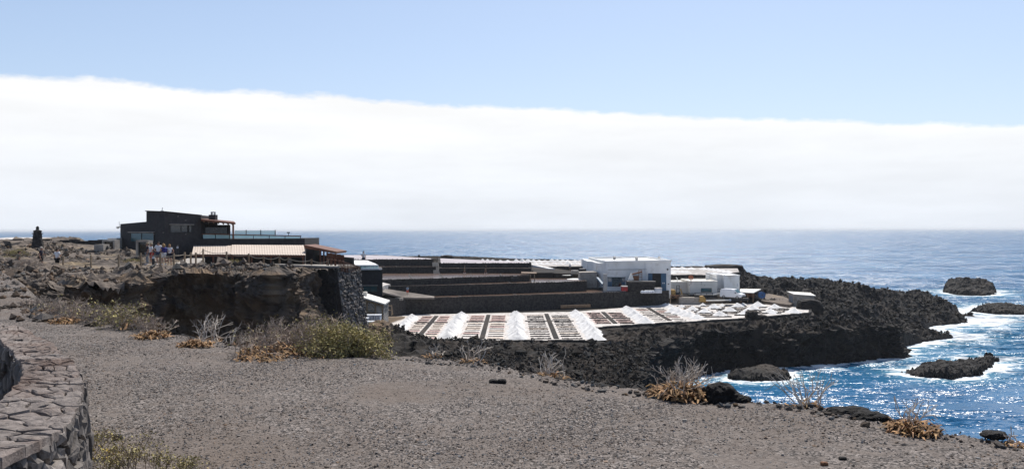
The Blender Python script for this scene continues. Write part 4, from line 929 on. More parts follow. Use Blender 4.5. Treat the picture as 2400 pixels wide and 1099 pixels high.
# ---------------------------------------------------------------- terrace retaining wall with corner buttress
def retaining():
    rng = np.random.default_rng(12)
    def face_wall(p0, p1, zt0, zt1, zb, batter, sx, sy, mat, t, proud, name='stone', gap=.02):
        a, b = np.array(p0), np.array(p1); d = (b - a); w = np.hypot(*d); d /= w; n = np.array([d[1], -d[0]]); n = n if n[1] < 0 or abs(n[0]) > .9 else -n
        if n @ (-a) < 0: n = -n
        H = max(zt0, zt1) - zb
        def mp(u, v, o):
            q = a + d * u + n * (o + batter * (1 - v / H)); zt = zt0 + (zt1 - zt0) * u / w; return (q[0], q[1], min(zb + v, zt + .02 * math.sin(u * 9)))
        m = MB(); g = lambda u, v, o: mp(u, v, o)
        m.hexa([g(0, 0, -.06), g(w, 0, -.06), (b[0] - n[0] * 1.2, b[1] - n[1] * 1.2, zb), (a[0] - n[0] * 1.2, a[1] - n[1] * 1.2, zb), g(0, H, -.06), g(w, H, -.06), (b[0] - n[0] * 1.2, b[1] - n[1] * 1.2, zt1), (a[0] - n[0] * 1.2, a[1] - n[1] * 1.2, zt0)])
        m.build('core', 'mortar', t); return stone_patch(t, mp, w, H, sx, sy, mat, rng, .14, gap, proud, bulge=.05, name=name)
    c0 = (gx(790, 57.2), 57.2); c1 = (gx(843, 61.0), 61.0); cl = (gx(640, 58.6), 58.6)
    t = thing('retaining_wall', 'dark dry-stone retaining wall under the restaurant terrace', 'wall', (cl[0], cl[1], 14))
    face_wall(cl, c0, 19.42, 19.3, 13.2, .5, .62, .5, 'stone_dark', t, (-.05, .08))
    m = MB(); p0, p1 = Vector((*cl, 19.42)), Vector((*c0, 19.30)); m.bar(p0 + Vector((0, .25, .05)), p1 + Vector((0, .25, .05)), .5, .12); m.build('coping', 'concrete', t)
    t = thing('retaining_wall', 'grey battered buttress wall of small rough stones at the terrace corner', 'wall', (c0[0], c0[1], 14))
    face_wall(c0, c1, 19.3, 19.0, 13.6, .8, .30, .27, 'wall_side', t, (-.05, .10), gap=.025)
    # parapet pickets stepping down behind the corner
    t = thing('picket_railing', 'reddish wooden picket railing descending behind the stone buttress', 'railing', (c0[0], c0[1] + 1, 19.2))
    pts = []
    for i in range(13):
        f = i / 12; q = lerp(at(800, 626, 57.6), at(841, 633.5, 60.8), f); top = lerp(at(800, 612, 57.6), at(841, 625, 60.8), f)
        m = MB(); m.bar((q.x, q.y, q.z - .3), top, .06); m.build('picket', 'wood_red', t); pts.append(top)
    m = MB(); m.bar(pts[0], pts[-1], .08, .06); m.build('rail', 'wood_red', t)
retaining()
# paved terrace floor
m = MB(); q = pd([(640, 58.8), (788, 57.6), (842, 61.2), (838, 74), (820, 84), (640, 70)]); m.prism(q, 18.0, [19.36, 19.24, 19.0, 18.6, 18.4, 19.0]); o = m.build('terrace_paving', 'concrete'); o['kind'] = 'structure'
def dining_set(px, py, D, label, col):
    q = at(px, py, D); t = thing('terrace_chair', label, 'chair', tuple(q), 'chairs on the restaurant terrace'); w = .42
    m = MB(); m.box((q.x - w / 2, q.y - w / 2, q.z + .42), (q.x + w / 2, q.y + w / 2, q.z + .47)); m.build('seat', col, t)
    m = MB(); m.box((q.x - w / 2, q.y + w / 2 - .05, q.z + .55), (q.x + w / 2, q.y + w / 2, q.z + .92)); m.build('backrest', col, t)
    for sx in (-1, 1):
        for sy in (-1, 1): m = MB(); m.bar((q.x + sx * .18, q.y + sy * .18, q.z), (q.x + sx * .18, q.y + sy * .18, q.z + (.42 if sy < 0 else .9)), .04); m.build('leg', 'wood_red', t)
for i, (px, py) in enumerate(((772, 622), (781, 623), (791, 624.5), (799, 626))):
    dining_set(px, py, 60.5 + i * .3, ['red-brown wooden chair farthest left on the terrace corner', 'second red-brown wooden chair from the left on the terrace corner', 'third red-brown wooden chair from the left on the terrace corner', 'red-brown wooden chair nearest the picket railing'][i], 'wood_red')
# parasol-like white glazed veranda above the dark tower block
def dark_tower():
    D = 90; x0, x1 = gx(838, D), gx(895, D); zt = at(865, 631.5, D).z; t = thing('tower_block', 'dark block tower with teal window below the white glazed deck', 'building', (x0, D, 12))
    m = MB(); m.prism([(x0, D), (x1, D + .4), (gx(893, D + 7), D + 7), (x0, D + 7)], 9.5, zt); m.build('wall', 'block', t)
    Fc = Face((x0, D), (x1, D + .4)); window(t, Fc, 851.5, 670, 884.5, 684, 'glass_teal', (.5,))
    m = MB(); Fc.rect(m, 832, 629.5, 895, 632.2, -.05, .15); m.build('roof_edge', 'white_paint', t)
    for (a, ya, b, yb, h, dd) in ((832, 630, 887, 630, 7.5, -.1), (823, 617, 880, 624, 6.5, -4.5)):
        Fx = Face((gx(a, D), D - dd), (gx(b, D), D - dd + .2)); k = 6
        p0, p1 = Fx.pt(a, ya), Fx.pt(b, yb); q0, q1 = Fx.pt(a, ya - h), Fx.pt(b, yb - h)
        m = MB(); m.hexa([p0, p1, p1 + Vector((0, .03, 0)), p0 + Vector((0, .03, 0)), q0, q1, q1 + Vector((0, .03, 0)), q0 + Vector((0, .03, 0))]); m.build('glass_panel', 'glass_clear', t)
        m = MB(); m.bar(q0, q1, .12, .10); m.bar(p0, p1, .12, .14); 
        for i in range(k + 1): m.bar(lerp(p0, p1, i / k), lerp(q0, q1, i / k), .06)
        m.build('glazing_frame', 'white_paint', t)
    p = [at(826, 611, 93), at(861, 611.5, 93), at(886, 622, 91), at(832, 622, 90.5)]
    m = MB(); m.add([*p, *[v + Vector((0, 0, .07)) for v in p]], [(0, 1, 2, 3), (4, 5, 6, 7), (0, 1, 5, 4), (1, 2, 6, 5), (2, 3, 7, 6), (3, 0, 4, 7)]); m.build('deck_canopy', 'white_paint', t)
    for px, py, z in ((828, 612, 17.4), (858, 612, 17.4), (884, 623, 17.4)):
        q = at(px, py, 91.5); m = MB(); m.bar((q.x, q.y, zt - .05), q, .07); m.build('canopy_post', 'white_paint', t)
dark_tower()
def work_shed():
    D = 80; xl, xr = gx(844, D), gx(898, D); t = thing('work_shed', 'timber lean-to shed with clear sheet walls and pale sloping roof', 'shed', ((xl + xr) / 2, D, 12)); y1 = D + 3.2; z0 = at(870, 768, D).z
    zl, zr = at(844, 693, D).z, at(900, 711.5, D).z
    rf = MB(); a, b = Vector((xl - .15, D - .3, zl + .02)), Vector((xr + .2, D - .3, zr + .02)); u = Vector((0, 3.4, .05)); e = Vector((0, 0, -.13)); rf.hexa([a + e, b + e, b + u + e, a + u + e, a, b, b + u, a + u]); rf.build('roof', 'cream_paint', t)
    m = MB(); q = at(856, 694, D + 1.2); m.box((q.x - .2, q.y - .2, q.z - .35), (q.x + .18, q.y + .2, q.z + .45)); m.build('vent_box', 'cream_paint', t)
    xs = [xl + .08, lerp(xl, xr, .30), lerp(xl, xr, .66), xr - .06]
    for x in xs: m = MB(); m.bar((x, D, z0), (x, D, lerp(zl, zr, (x - xl) / (xr - xl)) - .14), .13); m.build('post', 'wood_pale', t)
    for k in (0.0, .56, .99): m = MB(); m.bar((xl, D + .01, lerp(z0 + .1, zl - .25, k)), (xr, D + .01, lerp(z0 + .1, zr - .25, k)), .07, .12); m.build('rail', 'wood_pale', t)
    for a_, b_ in zip(xs[:-1], xs[1:]):
        m = MB(); zl_, zr_ = [lerp(zl, zr, (x - xl) / (xr - xl)) - .2 for x in (a_, b_)]; m.hexa([(a_ + .05, D + .06, z0), (b_ - .05, D + .06, z0), (b_ - .05, D + .08, z0), (a_ + .05, D + .08, z0), (a_ + .05, D + .06, zl_), (b_ - .05, D + .06, zr_), (b_ - .05, D + .08, zr_), (a_ + .05, D + .08, zl_)]); m.build('clear_sheet', 'sheet_clear', t)
    for x in (xl, xr): m = MB(); h = lerp(zl, zr, (x - xl) / (xr - xl)) - .2; m.hexa([(x - .03, D + .1, z0), (x + .03, D + .1, z0), (x + .03, y1, z0), (x - .03, y1, z0), (x - .03, D + .1, h), (x + .03, D + .1, h), (x + .03, y1, h + .4), (x - .03, y1, h + .4)]); m.build('side_sheet', 'sheet_clear', t)
    m = MB(); m.box((xl, y1 - .1, z0), (xr, y1, zr + .1)); m.build('back_wall', 'wood', t)
    for k, (x0_, x1_) in enumerate(((.06, .34), (.68, .95))):
        m = MB(); X0, X1 = lerp(xl, xr, x0_), lerp(xl, xr, x1_); m.box((X0, D + .8, z0 + 1.25), (X1, D + 1.5, z0 + 1.33)); m.box((X0, D + .8, z0 + 1.7), (X1, D + 1.5, z0 + 1.76)); m.box((X0 + .1, D + .9, z0 + 1.33), (X1 - .1, D + 1.4, z0 + 1.58)); m.build('shelf', 'cream_paint' if k else 'wood_pale', t)
work_shed()
def bin_(px0, py0, px1, py1, D, label, depth=.9):
    a, b = at(px0, py1, D), at(px1, py0, D); t = thing('storage_bin', label, 'bin', (a.x, D, a.z), 'pale plastic bins by the shed'); w, h = b.x - a.x, b.z - a.z
    m = MB(); m.box((a.x + .03, D + .03, a.z + .1), (b.x - .03, D + depth, b.z - .1)); m.build('body', 'bin_plastic', t, bevel=.02)
    m = MB(); m.box((a.x, D, b.z - .1), (b.x, D + depth + .03, b.z)); m.build('lid', 'bin_plastic', t, bevel=.02)
    m = MB()
    for k in (.08, .42, .76): m.box((a.x + w * k, D + .05, a.z), (a.x + w * (k + .16), D + depth - .05, a.z + .1))
    m.build('runner', 'bin_plastic', t)
    m = MB()
    for k in (.3, .65): m.box((a.x + w * k, D + .005, a.z + .12), (a.x + w * k + .05, D + .03, b.z - .12))
    m.build('rib', 'metal_grey', t)
bin_(855, 738, 874.5, 751.5, 77.3, 'upper left pale bin of the stack before the shed')
bin_(874.8, 738, 891.5, 751.5, 77.3, 'upper right pale bin of the stack before the shed')
bin_(843.5, 745.5, 861.5, 767.5, 76.3, 'tall pale bin at the left end of the stack before the shed')
bin_(858, 753.5, 880, 768.5, 75.2, 'front low pale bin of the stack before the shed')
bin_(876.5, 752, 892.5, 767, 77.2, 'lower right pale bin of the stack before the shed')
boulder('shore_boulder', 'big rounded dark boulder below the pale bins', at(890, 793, 73.5), (1.15, 1.3, 1.5), 2.2, 'cliff', 5, amp=.45)
boulder('shore_boulder', 'rough brown boulder left of the big dark boulder under the bins', at(862, 800, 72.5), (1.2, 1.2, 1.0), 5.2, 'cliff', 5, amp=.5)
boulder('shore_boulder', 'low lumpy rock carrying the pale bins', at(862, 783, 75.8), (1.9, 1.6, .62), 9.2, 'cliff', 5, amp=.4)
def wooden_stand():
    D = 120; b = at(912, 738, D); t = thing('wooden_stand', 'bare wooden stand leaning against the dark terrace wall', 'stand', tuple(b)); H = 23 / F * D; w = 14 / F * D
    for sx in (-.5, .5):
        m = MB(); m.bar((b.x + sx * w, b.y - .4, b.z), (b.x + sx * w * .8, b.y + .1, b.z + H * (1 if sx > 0 else .96)), .12); m.build('leg', 'wood_pale', t)
        m = MB(); m.bar((b.x + sx * w, b.y + .6, b.z), (b.x + sx * w * .8, b.y + .1, b.z + H * .95), .12); m.build('leg', 'wood_pale', t)
    for k in (.5, .93): m = MB(); m.bar((b.x - .48 * w, b.y - .05, b.z + H * k), (b.x + .48 * w, b.y - .05, b.z + H * k), .1, .14); m.build('crossbar', 'wood_pale', t)
wooden_stand()

# ================================================================== SALT WORKS
ORD = ['first', 'second', 'third', 'fourth', 'fifth', 'sixth', 'seventh', 'eighth', 'ninth', 'tenth', 'eleventh', 'twelfth', 'thirteenth', 'fourteenth', 'fifteenth', 'sixteenth', 'seventeenth', 'eighteenth', 'nineteenth', 'twentieth']
def ordn(i, n, near='near', far='far'):
    return ('nearest' if i == 0 else 'farthest' if i == n - 1 else ORD[i] + ' from the ' + near + ' end')
# --- evaporation terraces -------------------------------------------------------------------
def rough_wall(mb, pts, z0, zt, thick, rng, top_j=.05, seg=1.6):
    "dry-stone wall along plan points with uneven top and face"
    P, s = resample(pts, seg); P = np.vstack([P, pts[-1]]); prev = None
    for p, q in zip(P[:-1], P[1:]):
        d = (q - p) / max(np.hypot(*(q - p)), 1e-6); n = np.array([-d[1], d[0]]); n = n if n[1] > 0 else -n
        h = zt + rng.uniform(-top_j, top_j); o = rng.uniform(-.03, .03)
        a, b = p - n * o, q - n * o
        mb.hexa([(*a, z0), (*b, z0), (*(b + n * thick), z0), (*(a + n * thick), z0), (*(a + n * .04), h), (*(b + n * .04), h), (*(b + n * thick), h), (*(a + n * thick), h)])
TL = {'front': 'longest dark terrace wall standing directly behind the white salt pans', 'second': 'dark terrace wall one step above the longest one, ending left of the gravel yard', 'third': 'dark terrace wall under the small wooden awning, third step up',
      'fourth_left': 'lower dark wall left of the terrace steps', 'fourth_right': 'lower dark wall right of the terrace steps', 'fifth_left': 'upper dark wall left of the terrace steps below the pale basin', 'fifth_right': 'upper dark wall right of the terrace steps below the pale basin'}
def terraces():
    rng = np.random.default_rng(21)
    for T in TERR:
        f, b = pd(T['f']), pd(T['b']); z, z0 = T['z'], T['z0']
        t = thing('terrace_wall', TL[T['n']], 'wall', (f[0][0], f[0][1], z0))
        m = MB(); m.prism([(x, y + .5) for x, y in f] + b[::-1], z0, z - .10); m.build('fill', 'stone_dark', t)
        m = MB(); rough_wall(m, f, z0, z - .0, .55, rng, .03); m.build('facing', 'stone_dark', t)
        m = MB(); rough_wall(m, [f[-1], b[-1]], z0, z + .05, .5, rng); rough_wall(m, [f[0], b[0]], z0, z + .05, .5, rng); m.build('end_wall', 'stone_dark', t)
        # rim stones
        n = int(np.hypot(f[-1][0] - f[0][0], f[-1][1] - f[0][1]) / .55); Pp, _ = resample(f, .55)
        for p in Pp[::1]:
            if rng.uniform() < .18: continue
            r = rng.uniform(.08, .15); o = bpy.data.objects.new('rim_stone', RIM[int(rng.integers(4))]); C.objects.link(o); o.parent = t
            o.location = Vector((p[0] + rng.uniform(-.1, .1), p[1] + .3, z + .03)) - Vector(OFF[t.name]); o.scale = (r * 1.3, r, r * .8); o.rotation_euler = (0, 0, rng.uniform(0, 6.3))
        # pond sheet
        m = MB(); fi = [(x, y + .56) for x, y in f]; bi = b
        m.add([(x, y, z - .03) for x, y in fi + bi[::-1]], [tuple(range(len(fi) + len(bi)))]); o = m.build('evaporation_pond', 'pond_pale' if 'fifth' in T['n'] else 'pond'); o['kind'] = 'structure'
        if 'fif' not in T['n']:
            for k in range(1, 5):
                a = np.array(f[0]) + (np.array(f[-1]) - np.array(f[0])) * k / 5; e = np.array(b[0]) + (np.array(b[-1]) - np.array(b[0])) * k / 5
                m = MB(); rough_wall(m, [a + (e - a) * .02, a + (e - a) * .5], z - .3, z - .005, .3, rng, .015); m.build('divider', 'stone_dark', t)
RIM = []
for k in range(4):
    me = rock_mesh('rim_stone', (1, 1, 1), 1, k * 3.3, amp=.5); me.materials.append(MAT['stone_dark']); RIM.append(me)
    me.polygons.foreach_set('use_smooth', np.zeros(len(me.polygons), bool))
terraces()
# low kerb walls that read as thin dark lines on the ponds
rng = np.random.default_rng(4)
for px0, D0, px1, D1, z, lab in ((955, 152, 1500, 160.5, 10.45, 'long low dark kerb between the lowest two ponds'), (1380, 163, 1500, 160.8, 10.3, 'short low dark kerb beside the gravel yard')):
    m = MB(); rough_wall(m, pd([(px0, D0), (px1, D1)]), 9.4, z, .5, rng); tag(m.build('kerb_wall', 'stone_dark'), lab, 'wall')
# steps between the two upper walls
t = thing('terrace_steps', 'narrow stone steps between the upper dark walls', 'steps', (gx(1022, 165), 165, 13))
for k in range(9):
    m = MB(); a = gx(1013 + (9 - k) * .35, 165 + k * .5); m.box((a, 164.6 + k * .5, 12.6), (a + 1.25, 165.3 + k * .5, 13.2 + k * .24)); m.build('step', 'concrete', t)
# concrete landing / ramp at the left end of the front terrace
m = MB(); P = [at(896, 684, 133), at(902, 676, 141), at(960, 690.5, 141), at(1018, 694, 140.3), at(1018, 697.5, 139), at(950, 697, 138.5)]
m.prism([(p.x, p.y) for p in P], [p.z - .25 for p in P], [p.z for p in P]); o = m.build('landing', 'road'); o['kind'] = 'structure'
m = MB(); P = [at(893, 676, 137), at(893, 661, 143), at(915, 666, 144), at(900, 669, 140)]; m.prism([(p.x, p.y) for p in P], 10.5, [p.z for p in P]); tag(m.build('concrete_pad', 'crust'), 'small pale concrete pad beside the dark tower block', 'slab')
m = MB(); m.box((gx(925, 136.5), 136.5, at(935, 704, 136.5).z), (gx(943, 136.5), 137.5, at(935, 698, 136.5).z)); tag(m.build('concrete_block', 'concrete'), 'pale concrete block below the landing at the terrace end', 'block')
m = MB(); q0, q1 = at(890, 697, 131), at(951, 700, 138.4); wall_quad(m, q0, q1, 6.8, 1.5); tag(m.build('side_wall', 'stone_dark'), 'dark stone wall behind the bare wooden stand', 'wall')
m = MB(); a, b = at(893, 743, 121), at(948, 742, 132); m.prism([(a.x, a.y), (b.x, b.y), (b.x, b.y + .5), (a.x, a.y + .5)], 7.5, [a.z, b.z, b.z, a.z]); tag(m.build('plank_edge', 'wood_pale'), 'long plank on the ground beneath the wooden stand', 'plank')
# awning on two posts at the end of the third terrace
t = thing('wooden_awning', 'small dark wooden awning at the right end of the third terrace', 'awning', tuple(at(1248, 658, 158)))
m = MB(); a, b = at(1222, 641.5, 158), at(1258, 642.5, 156.5); m.hexa([a, b, b + Vector((0, 3, .1)), a + Vector((0, 3, .1)), a + Vector((0, 0, .16)), b + Vector((0, 0, .16)), b + Vector((0, 3, .26)), a + Vector((0, 3, .26))]); m.build('roof', 'wood', t)
for px in (1243, 1252.5):
    q = at(px, 643, 157); m = MB(); m.bar((q.x, q.y, 11.6), q, .14); m.build('post', 'wood_pale', t)
m = MB(); q = at(1208, 653, 153.5); m.box((q.x - .8, q.y, q.z - .5), (q.x + .5, q.y + .6, q.z + .15), .2); m.box((q.x - .3, q.y - .2, q.z + .1), (q.x + .3, q.y + .3, q.z + .5), .5); tag(m.build('machine_cover', 'metal_dark'), 'small dark pump covered with a tarp on the third terrace', 'machine')
# dark earth bank beyond the left pale basin, and far marker
m = MB(); q = at(982, 606, 206); m.box((q.x - .25, q.y, q.z - .5), (q.x + .25, q.y + .4, q.z + .95)); tag(m.build('marker_post', 'stone_dark'), 'dark marker post on the far bank against the sea', 'post')
boulder('bank_rock', 'dark rock lump on the far bank against the sea', at(1047, 605, 206), (1.7, 1.0, .75), 3.3, 'lava', 3)
bank = []
P, _s = resample(pd([(700, 204), (820, 207), (900, 208), (960, 208), (1040, 207), (1140, 208)]), .5)
zb = np.interp((P[:, 0] / P[:, 1]) * F + 1200, [700, 800, 850, 900, 960, 1040, 1140], [15.0, 15.25, 15.5, 15.45, 14.8, 14.3, 13.7])
zb = zb + .6 * fbm(np.column_stack([P * .4, zb]), 4, ridged=True) - .15
m = MB()
for i in range(len(P) - 1):
    m.hexa([(P[i][0], P[i][1] - 1.6, 13.4), (P[i + 1][0], P[i + 1][1] - 1.6, 13.4), (P[i + 1][0], P[i + 1][1] + 2, 13.4), (P[i][0], P[i][1] + 2, 13.4), (P[i][0], P[i][1] - .5, zb[i]), (P[i + 1][0], P[i + 1][1] - .5, zb[i + 1]), (P[i + 1][0], P[i + 1][1] + .5, zb[i + 1]), (P[i][0], P[i][1] + .5, zb[i])])
o = m.build('earth_bank', 'slope'); o['kind'] = 'structure'

# --- salt piles ------------------------------------------------------------------------------
PILES = []
for k in range(6):
    V0, F0 = [], []; n, rings = 20, 7
    for r in range(rings + 1):
        f = r / rings
        for j in range(n):
            a = 2 * math.pi * j / n; rr = f * (1.0 + .06 * math.sin(3 * a + k) + .05 * math.sin(5 * a + 2 * k)); h = math.sqrt((1 - f * .985) ** 2 + .016) - .126 + .03 * math.sin(7 * a + 9 * f + k) * f * (1 - f)
            V0.append((rr * math.cos(a), rr * math.sin(a), max(h, 0) - (.10 if r == rings else 0)))
    V0 = np.array(V0); V0[:, 2] += (.16 * fbm(V0 * 2.2 + k * 7, 3) + .07 * fbm(V0 * 6 + k, 2)) * (V0[:, 2] > .02) ; V0[:n, :2] *= .02; V0[:n, 2] = V0[:n, 2].mean()
    Fq = np.array([(r * n + j, (r + 1) * n + j, (r + 1) * n + (j + 1) % n, r * n + (j + 1) % n) for r in range(rings) for j in range(n)])
    me = mesh_np('salt_pile', V0, Fq); me.materials.append(MAT['salt']); me.polygons.foreach_set('use_smooth', np.ones(len(me.polygons), bool)); PILES.append(me)
prng = random.Random(9)
def pile(x, y, z, r, h, label, group):
    o = bpy.data.objects.new('salt_pile', prng.choice(PILES)); C.objects.link(o); o.location = (x, y, z); o.scale = (r * prng.uniform(.92, 1.08), r * prng.uniform(.92, 1.08), h * prng.uniform(.9, 1.1)); o.rotation_euler = (0, 0, prng.uniform(0, 6.28))
    return tag(o, label, 'salt pile', group)
ZF = 7.40
# --- near salt field: white crust sheet, bays of basins with dark stone rows, ridges of piles ---
m = MB(); m.prism([(x, y) for x, y in FIELD], 6.4, ZF); o = m.build('salt_field', 'crust'); o['kind'] = 'structure'
def row_mesh(L, seed):
    r = np.random.default_rng(seed); mb = MB(); x = 0.0
    while x < L:
        w = r.uniform(.22, .6); h = r.uniform(.09, .15); d = r.uniform(.13, .19); y0 = r.uniform(-.05, .05); w = min(w, L - x + .02)
        a = [(x, y0 - d, 0), (x + w, y0 - d, 0), (x + w, y0 + d, 0), (x, y0 + d, 0)]; i = .05
        b = [(x + i, y0 - d * .6, h), (x + w - i, y0 - d * .6, h * r.uniform(.8, 1.1)), (x + w - i, y0 + d * .6, h), (x + i, y0 + d * .6, h * r.uniform(.8, 1.1))]
        mb.hexa([*a, *b]); x += w * r.uniform(.82, .96)
    return mb
RX = [-16.6, -8.7, 0.6, 11.2, 20.8, 29.6]
def field_front(x): return float(np.interp(x, [-20, 11.2, 11.3, 20, 36, 52], [106.6, 106.6, 120.2, 124.4, 131.2, 140]))
def field_back(x): return float(np.interp(x, [-20, 11, 30, 46], [135.8, 141.3, 155.5, 156]))
BAYN = ['leftmost', 'second', 'third', 'fourth', 'fifth']
brng = random.Random(5)
for bI in range(5):
    xa, xb = RX[bI] + 1.45, RX[bI + 1] - 1.45
    if bI == 0: xa = RX[0] + 1.2
    yf = max(field_front(xa + .5), field_front(xb - .5)) + .6; yb = min(field_back(xa), field_back(xb)) - .6; xm = (xa + xb) / 2
    t = thing('salt_bay', BAYN[bI] + ' bay of shallow salt basins between the salt ridges, counted from the left', 'salt pan', (xm, (yf + yb) / 2, ZF), 'bays of the near salt field')
    split = yf + (yb - yf) * (.66 if bI < 3 else .42)
    m = MB(); m.box((xm - .34, yf + .2, ZF - .05), (xm + .34, yb - .3, ZF + .10)); m.build('path', 'slope', t)
    for s0, s1 in ((xa, xm - .36), (xm + .36, xb)):
        m = MB(); rr = row_mesh(s1 - s0, brng.randrange(999)); m.add([(v[0] + s0, v[1] * 2.4 + split, v[2] + ZF) for v in rr.v], rr.f); m.build('divider', 'stone_dark', t)
    y = yf; rows = []
    while y < yb - 1.5:
        if abs(y + .9 - split) < .95: y = split + .75
        rows.append(y); y += brng.uniform(2.25, 2.55) if bI < 3 else 2.3
    for y in rows:
        for s0, s1 in ((xa + .25, xm - .55), (xm + .55, xb - .25)):
            far = y > split
            mt = ('basin_pink' if (far and bI != 2) or (bI == 3) or (bI < 2 and brng.random() < .16) else 'basin_cream' if bI == 0 or brng.random() < .45 else 'basin_white')
            if bI == 4: mt = 'basin_white' if brng.random() < .7 else 'basin_pink'
            m = MB(); e = .12; m.box((s0, y + .42, ZF - .03), (s1, y + 2.0, ZF + .012)); m.build('basin', mt, t)
            m = MB(); rr = row_mesh(s1 - s0 - .3, brng.randrange(9999)); m.add([(v[0] + s0 + .15, v[1] + y + .12, v[2] * (1.25 if bI in (2, 3) else .8) + ZF) for v in rr.v], rr.f); m.build('stone_row', 'stone_dark', t)
# ridges of piles
RN = ['leftmost', 'second', 'third', 'fourth', 'fifth', 'sixth']
for k, x in enumerate(RX):
    y0, y1 = field_front(x - .2) + 1.2, field_back(x) - 1.4
    if k == 3: y0 = 107.8
    if k == 5: y0 = 140; y1 = 154
    n = int((y1 - y0) / 1.55) + 1
    for i in range(n):
        f = i / max(n - 1, 1); y = y0 + (y1 - y0) * f; gap = k < 4 and abs(f - .62) < .035
        r = (1.5 if k not in (0, 5) else 1.2) * prng.uniform(.9, 1.1) * (1 - .1 * f)
        if gap: r *= .8
        h = r * (.66 if k < 5 else .62) * prng.uniform(.88, 1.06)
        if k == 0: xx = x + prng.uniform(-.3, .3)
        else: xx = x + prng.uniform(-.25, .25)
        pile(xx, y, ZF - .02, r, h, 'white salt pile, %s, %s ridge from the left' % (ordn(i, n), RN[k].replace('leftmost', 'first')), 'piles in the ridges of the near salt field')
# loose piles and rows of the right part
right = [(1576, 718), (1591, 721), (1603, 723.5), (1616, 727), (1635, 732), (1623, 713), (1651, 719), (1674, 708.5), (1686, 725), (1710, 715), (1728, 706), (1746, 723), (1765, 712), (1776, 704), (1807, 720), (1815, 709), (1861, 718), (1598, 712), (1647, 709), (1693, 709), (1741, 707)]
right.sort()
for i, (px, py) in enumerate(right):
    small = (px, py) in ((1598, 712), (1647, 709), (1693, 709), (1741, 707)); hpx = 8 if small else 14
    b = atz(px, py + hpx, ZF); h = hpx / F * b.y; r = h * 1.5
    pile(b.x, b.y, ZF - .02, r, h, 'free-standing white salt pile before the white buildings, %s from the left' % (ORD + ['twenty-first', 'twenty-second', 'twenty-third'])[i], 'free-standing salt piles of the right part')
t = thing('salt_bay', 'right end of the near salt field with dark rows between free-standing piles', 'salt pan', (42, 142, ZF), 'bays of the near salt field')
for y in np.arange(133.5, 152, 2.6):
    x0, x1 = 31, 51 if y < 147 else 48
    x = x0 + brng.uniform(0, 1)
    while x < x1:
        L = brng.uniform(2.5, 5.0)
        if field_front(x + 1) + 1 < y and x + L < float(np.interp(y, [131, 141, 148, 153], [34, 51, 53, 46])):
            m = MB(); rr = row_mesh(L, brng.randrange(9999)); m.add([(v[0] + x, v[1] * 1.7 + y, v[2] * 1.4 + ZF) for v in rr.v], rr.f); m.build('stone_row', 'stone_dark', t)
            m = MB(); m.box((x, y + .55, ZF - .03), (x + L, y + 1.9, ZF + .012)); m.build('basin', 'basin_white' if brng.random() < .5 else 'basin_cream', t)
        x += L + brng.uniform(.8, 1.8)
# retaining edge of the field
def edge_wall(pts, label, z0=5.6):
    m = MB(); rough_wall(m, pts, z0, ZF + .05, .5, np.random.default_rng(3), .07, .8); tag(m.build('pan_wall', 'stone_dark'), label, 'wall')
edge_wall([(-20, 105.6), (10.9, 105.6)], 'low dark edge wall along the near side of the salt field', 6.6)
edge_wall([(11.3, 106.2), (11.75, 119.1), (20.2, 123.5), (36.2, 130.5), (40, 132.0)], 'low dark edge wall under the right half of the salt field', 5.8)
edge_wall([(40, 132.2), (52.3, 140.4), (56.3, 150.8)], 'black stone wall at the right corner of the salt field', 4.6)
# --- far salt fields -------------------------------------------------------------------------
m = MB(); q = [(x, y) for x, y in PANA]; m.prism(q, 13.0, [13.95, 13.75, 13.7, 13.7, 13.95]); o = m.build('far_salt_field', 'pan_far'); o['kind'] = 'structure'
zz = [(1060, 192), (1110, 195), (1160, 197), (1235, 203), (1310, 203), (1395, 190), (1455, 185), (1510, 195), (1565, 197), (1620, 203), (1680, 210), (1745, 188), (1800, 195), (1855, 195), (1905, 200), (1975, 205), (2035, 207), (2080, 213), (2140, 210)]
for i, (a, b) in enumerate(zz):
    q = at(880 + a / 4.227, 560 + b / 4.227 + 6.5, 202); pile(q.x, q.y, 13.9, 1.1, max(.6, at(880 + a / 4.227, 560 + b / 4.227, 202).z - 13.9), 'small far salt pile on the skyline row left of the warehouse, %s from the left' % ORD[i], 'piles of the far left salt field')
zz = [(1525, 225), (1585, 228), (1640, 232), (1700, 238), (1775, 238), (1830, 245), (1905, 215), (1925, 235), (1970, 222), (2000, 240), (2060, 235), (2110, 228)]
for i, (a, b) in enumerate(zz):
    q = at(880 + a / 4.227, 560 + b / 4.227, 190); pile(q.x, q.y, 13.75, 1.15, max(.55, q.z - 13.75), 'small far salt pile in the nearer row left of the warehouse, %s from the left' % ORD[i], 'piles of the far left salt field')
rng = np.random.default_rng(8)
m = MB(); rough_wall(m, pd([(1272, 179.5), (1378, 179.5)]), 12.2, 13.75, .5, rng); tag(m.build('pan_wall', 'stone_dark'), 'dark wall edging the far salt piles left of the white warehouse', 'wall')
m = MB(); P = [at(1248, 620, 184), at(1275, 627, 181), at(1300, 633, 176), at(1285, 633, 176)]; m.prism([(p.x, p.y) for p in P], 12.6, [13.9, 13.78, 13.45, 13.45]); tag(m.build('salt_spill', 'salt'), 'white salt spilled at the corner of the far left salt field', 'salt')
m = MB(); m.prism(PANB, 10.5, [12.0, 12.0, 12.1, 12.25, 12.25]); o = m.build('far_salt_field', 'pan_far'); o['kind'] = 'structure'
zz = [(255, 165, 198), (370, 165, 198), (505, 175, 197), (695, 178, 196), (760, 185, 194), (825, 195, 192), (895, 202, 190), (960, 208, 188), (1045, 222, 185), (230, 203, 186), (310, 208, 185), (370, 222, 184), (435, 238, 183), (215, 235, 181)]
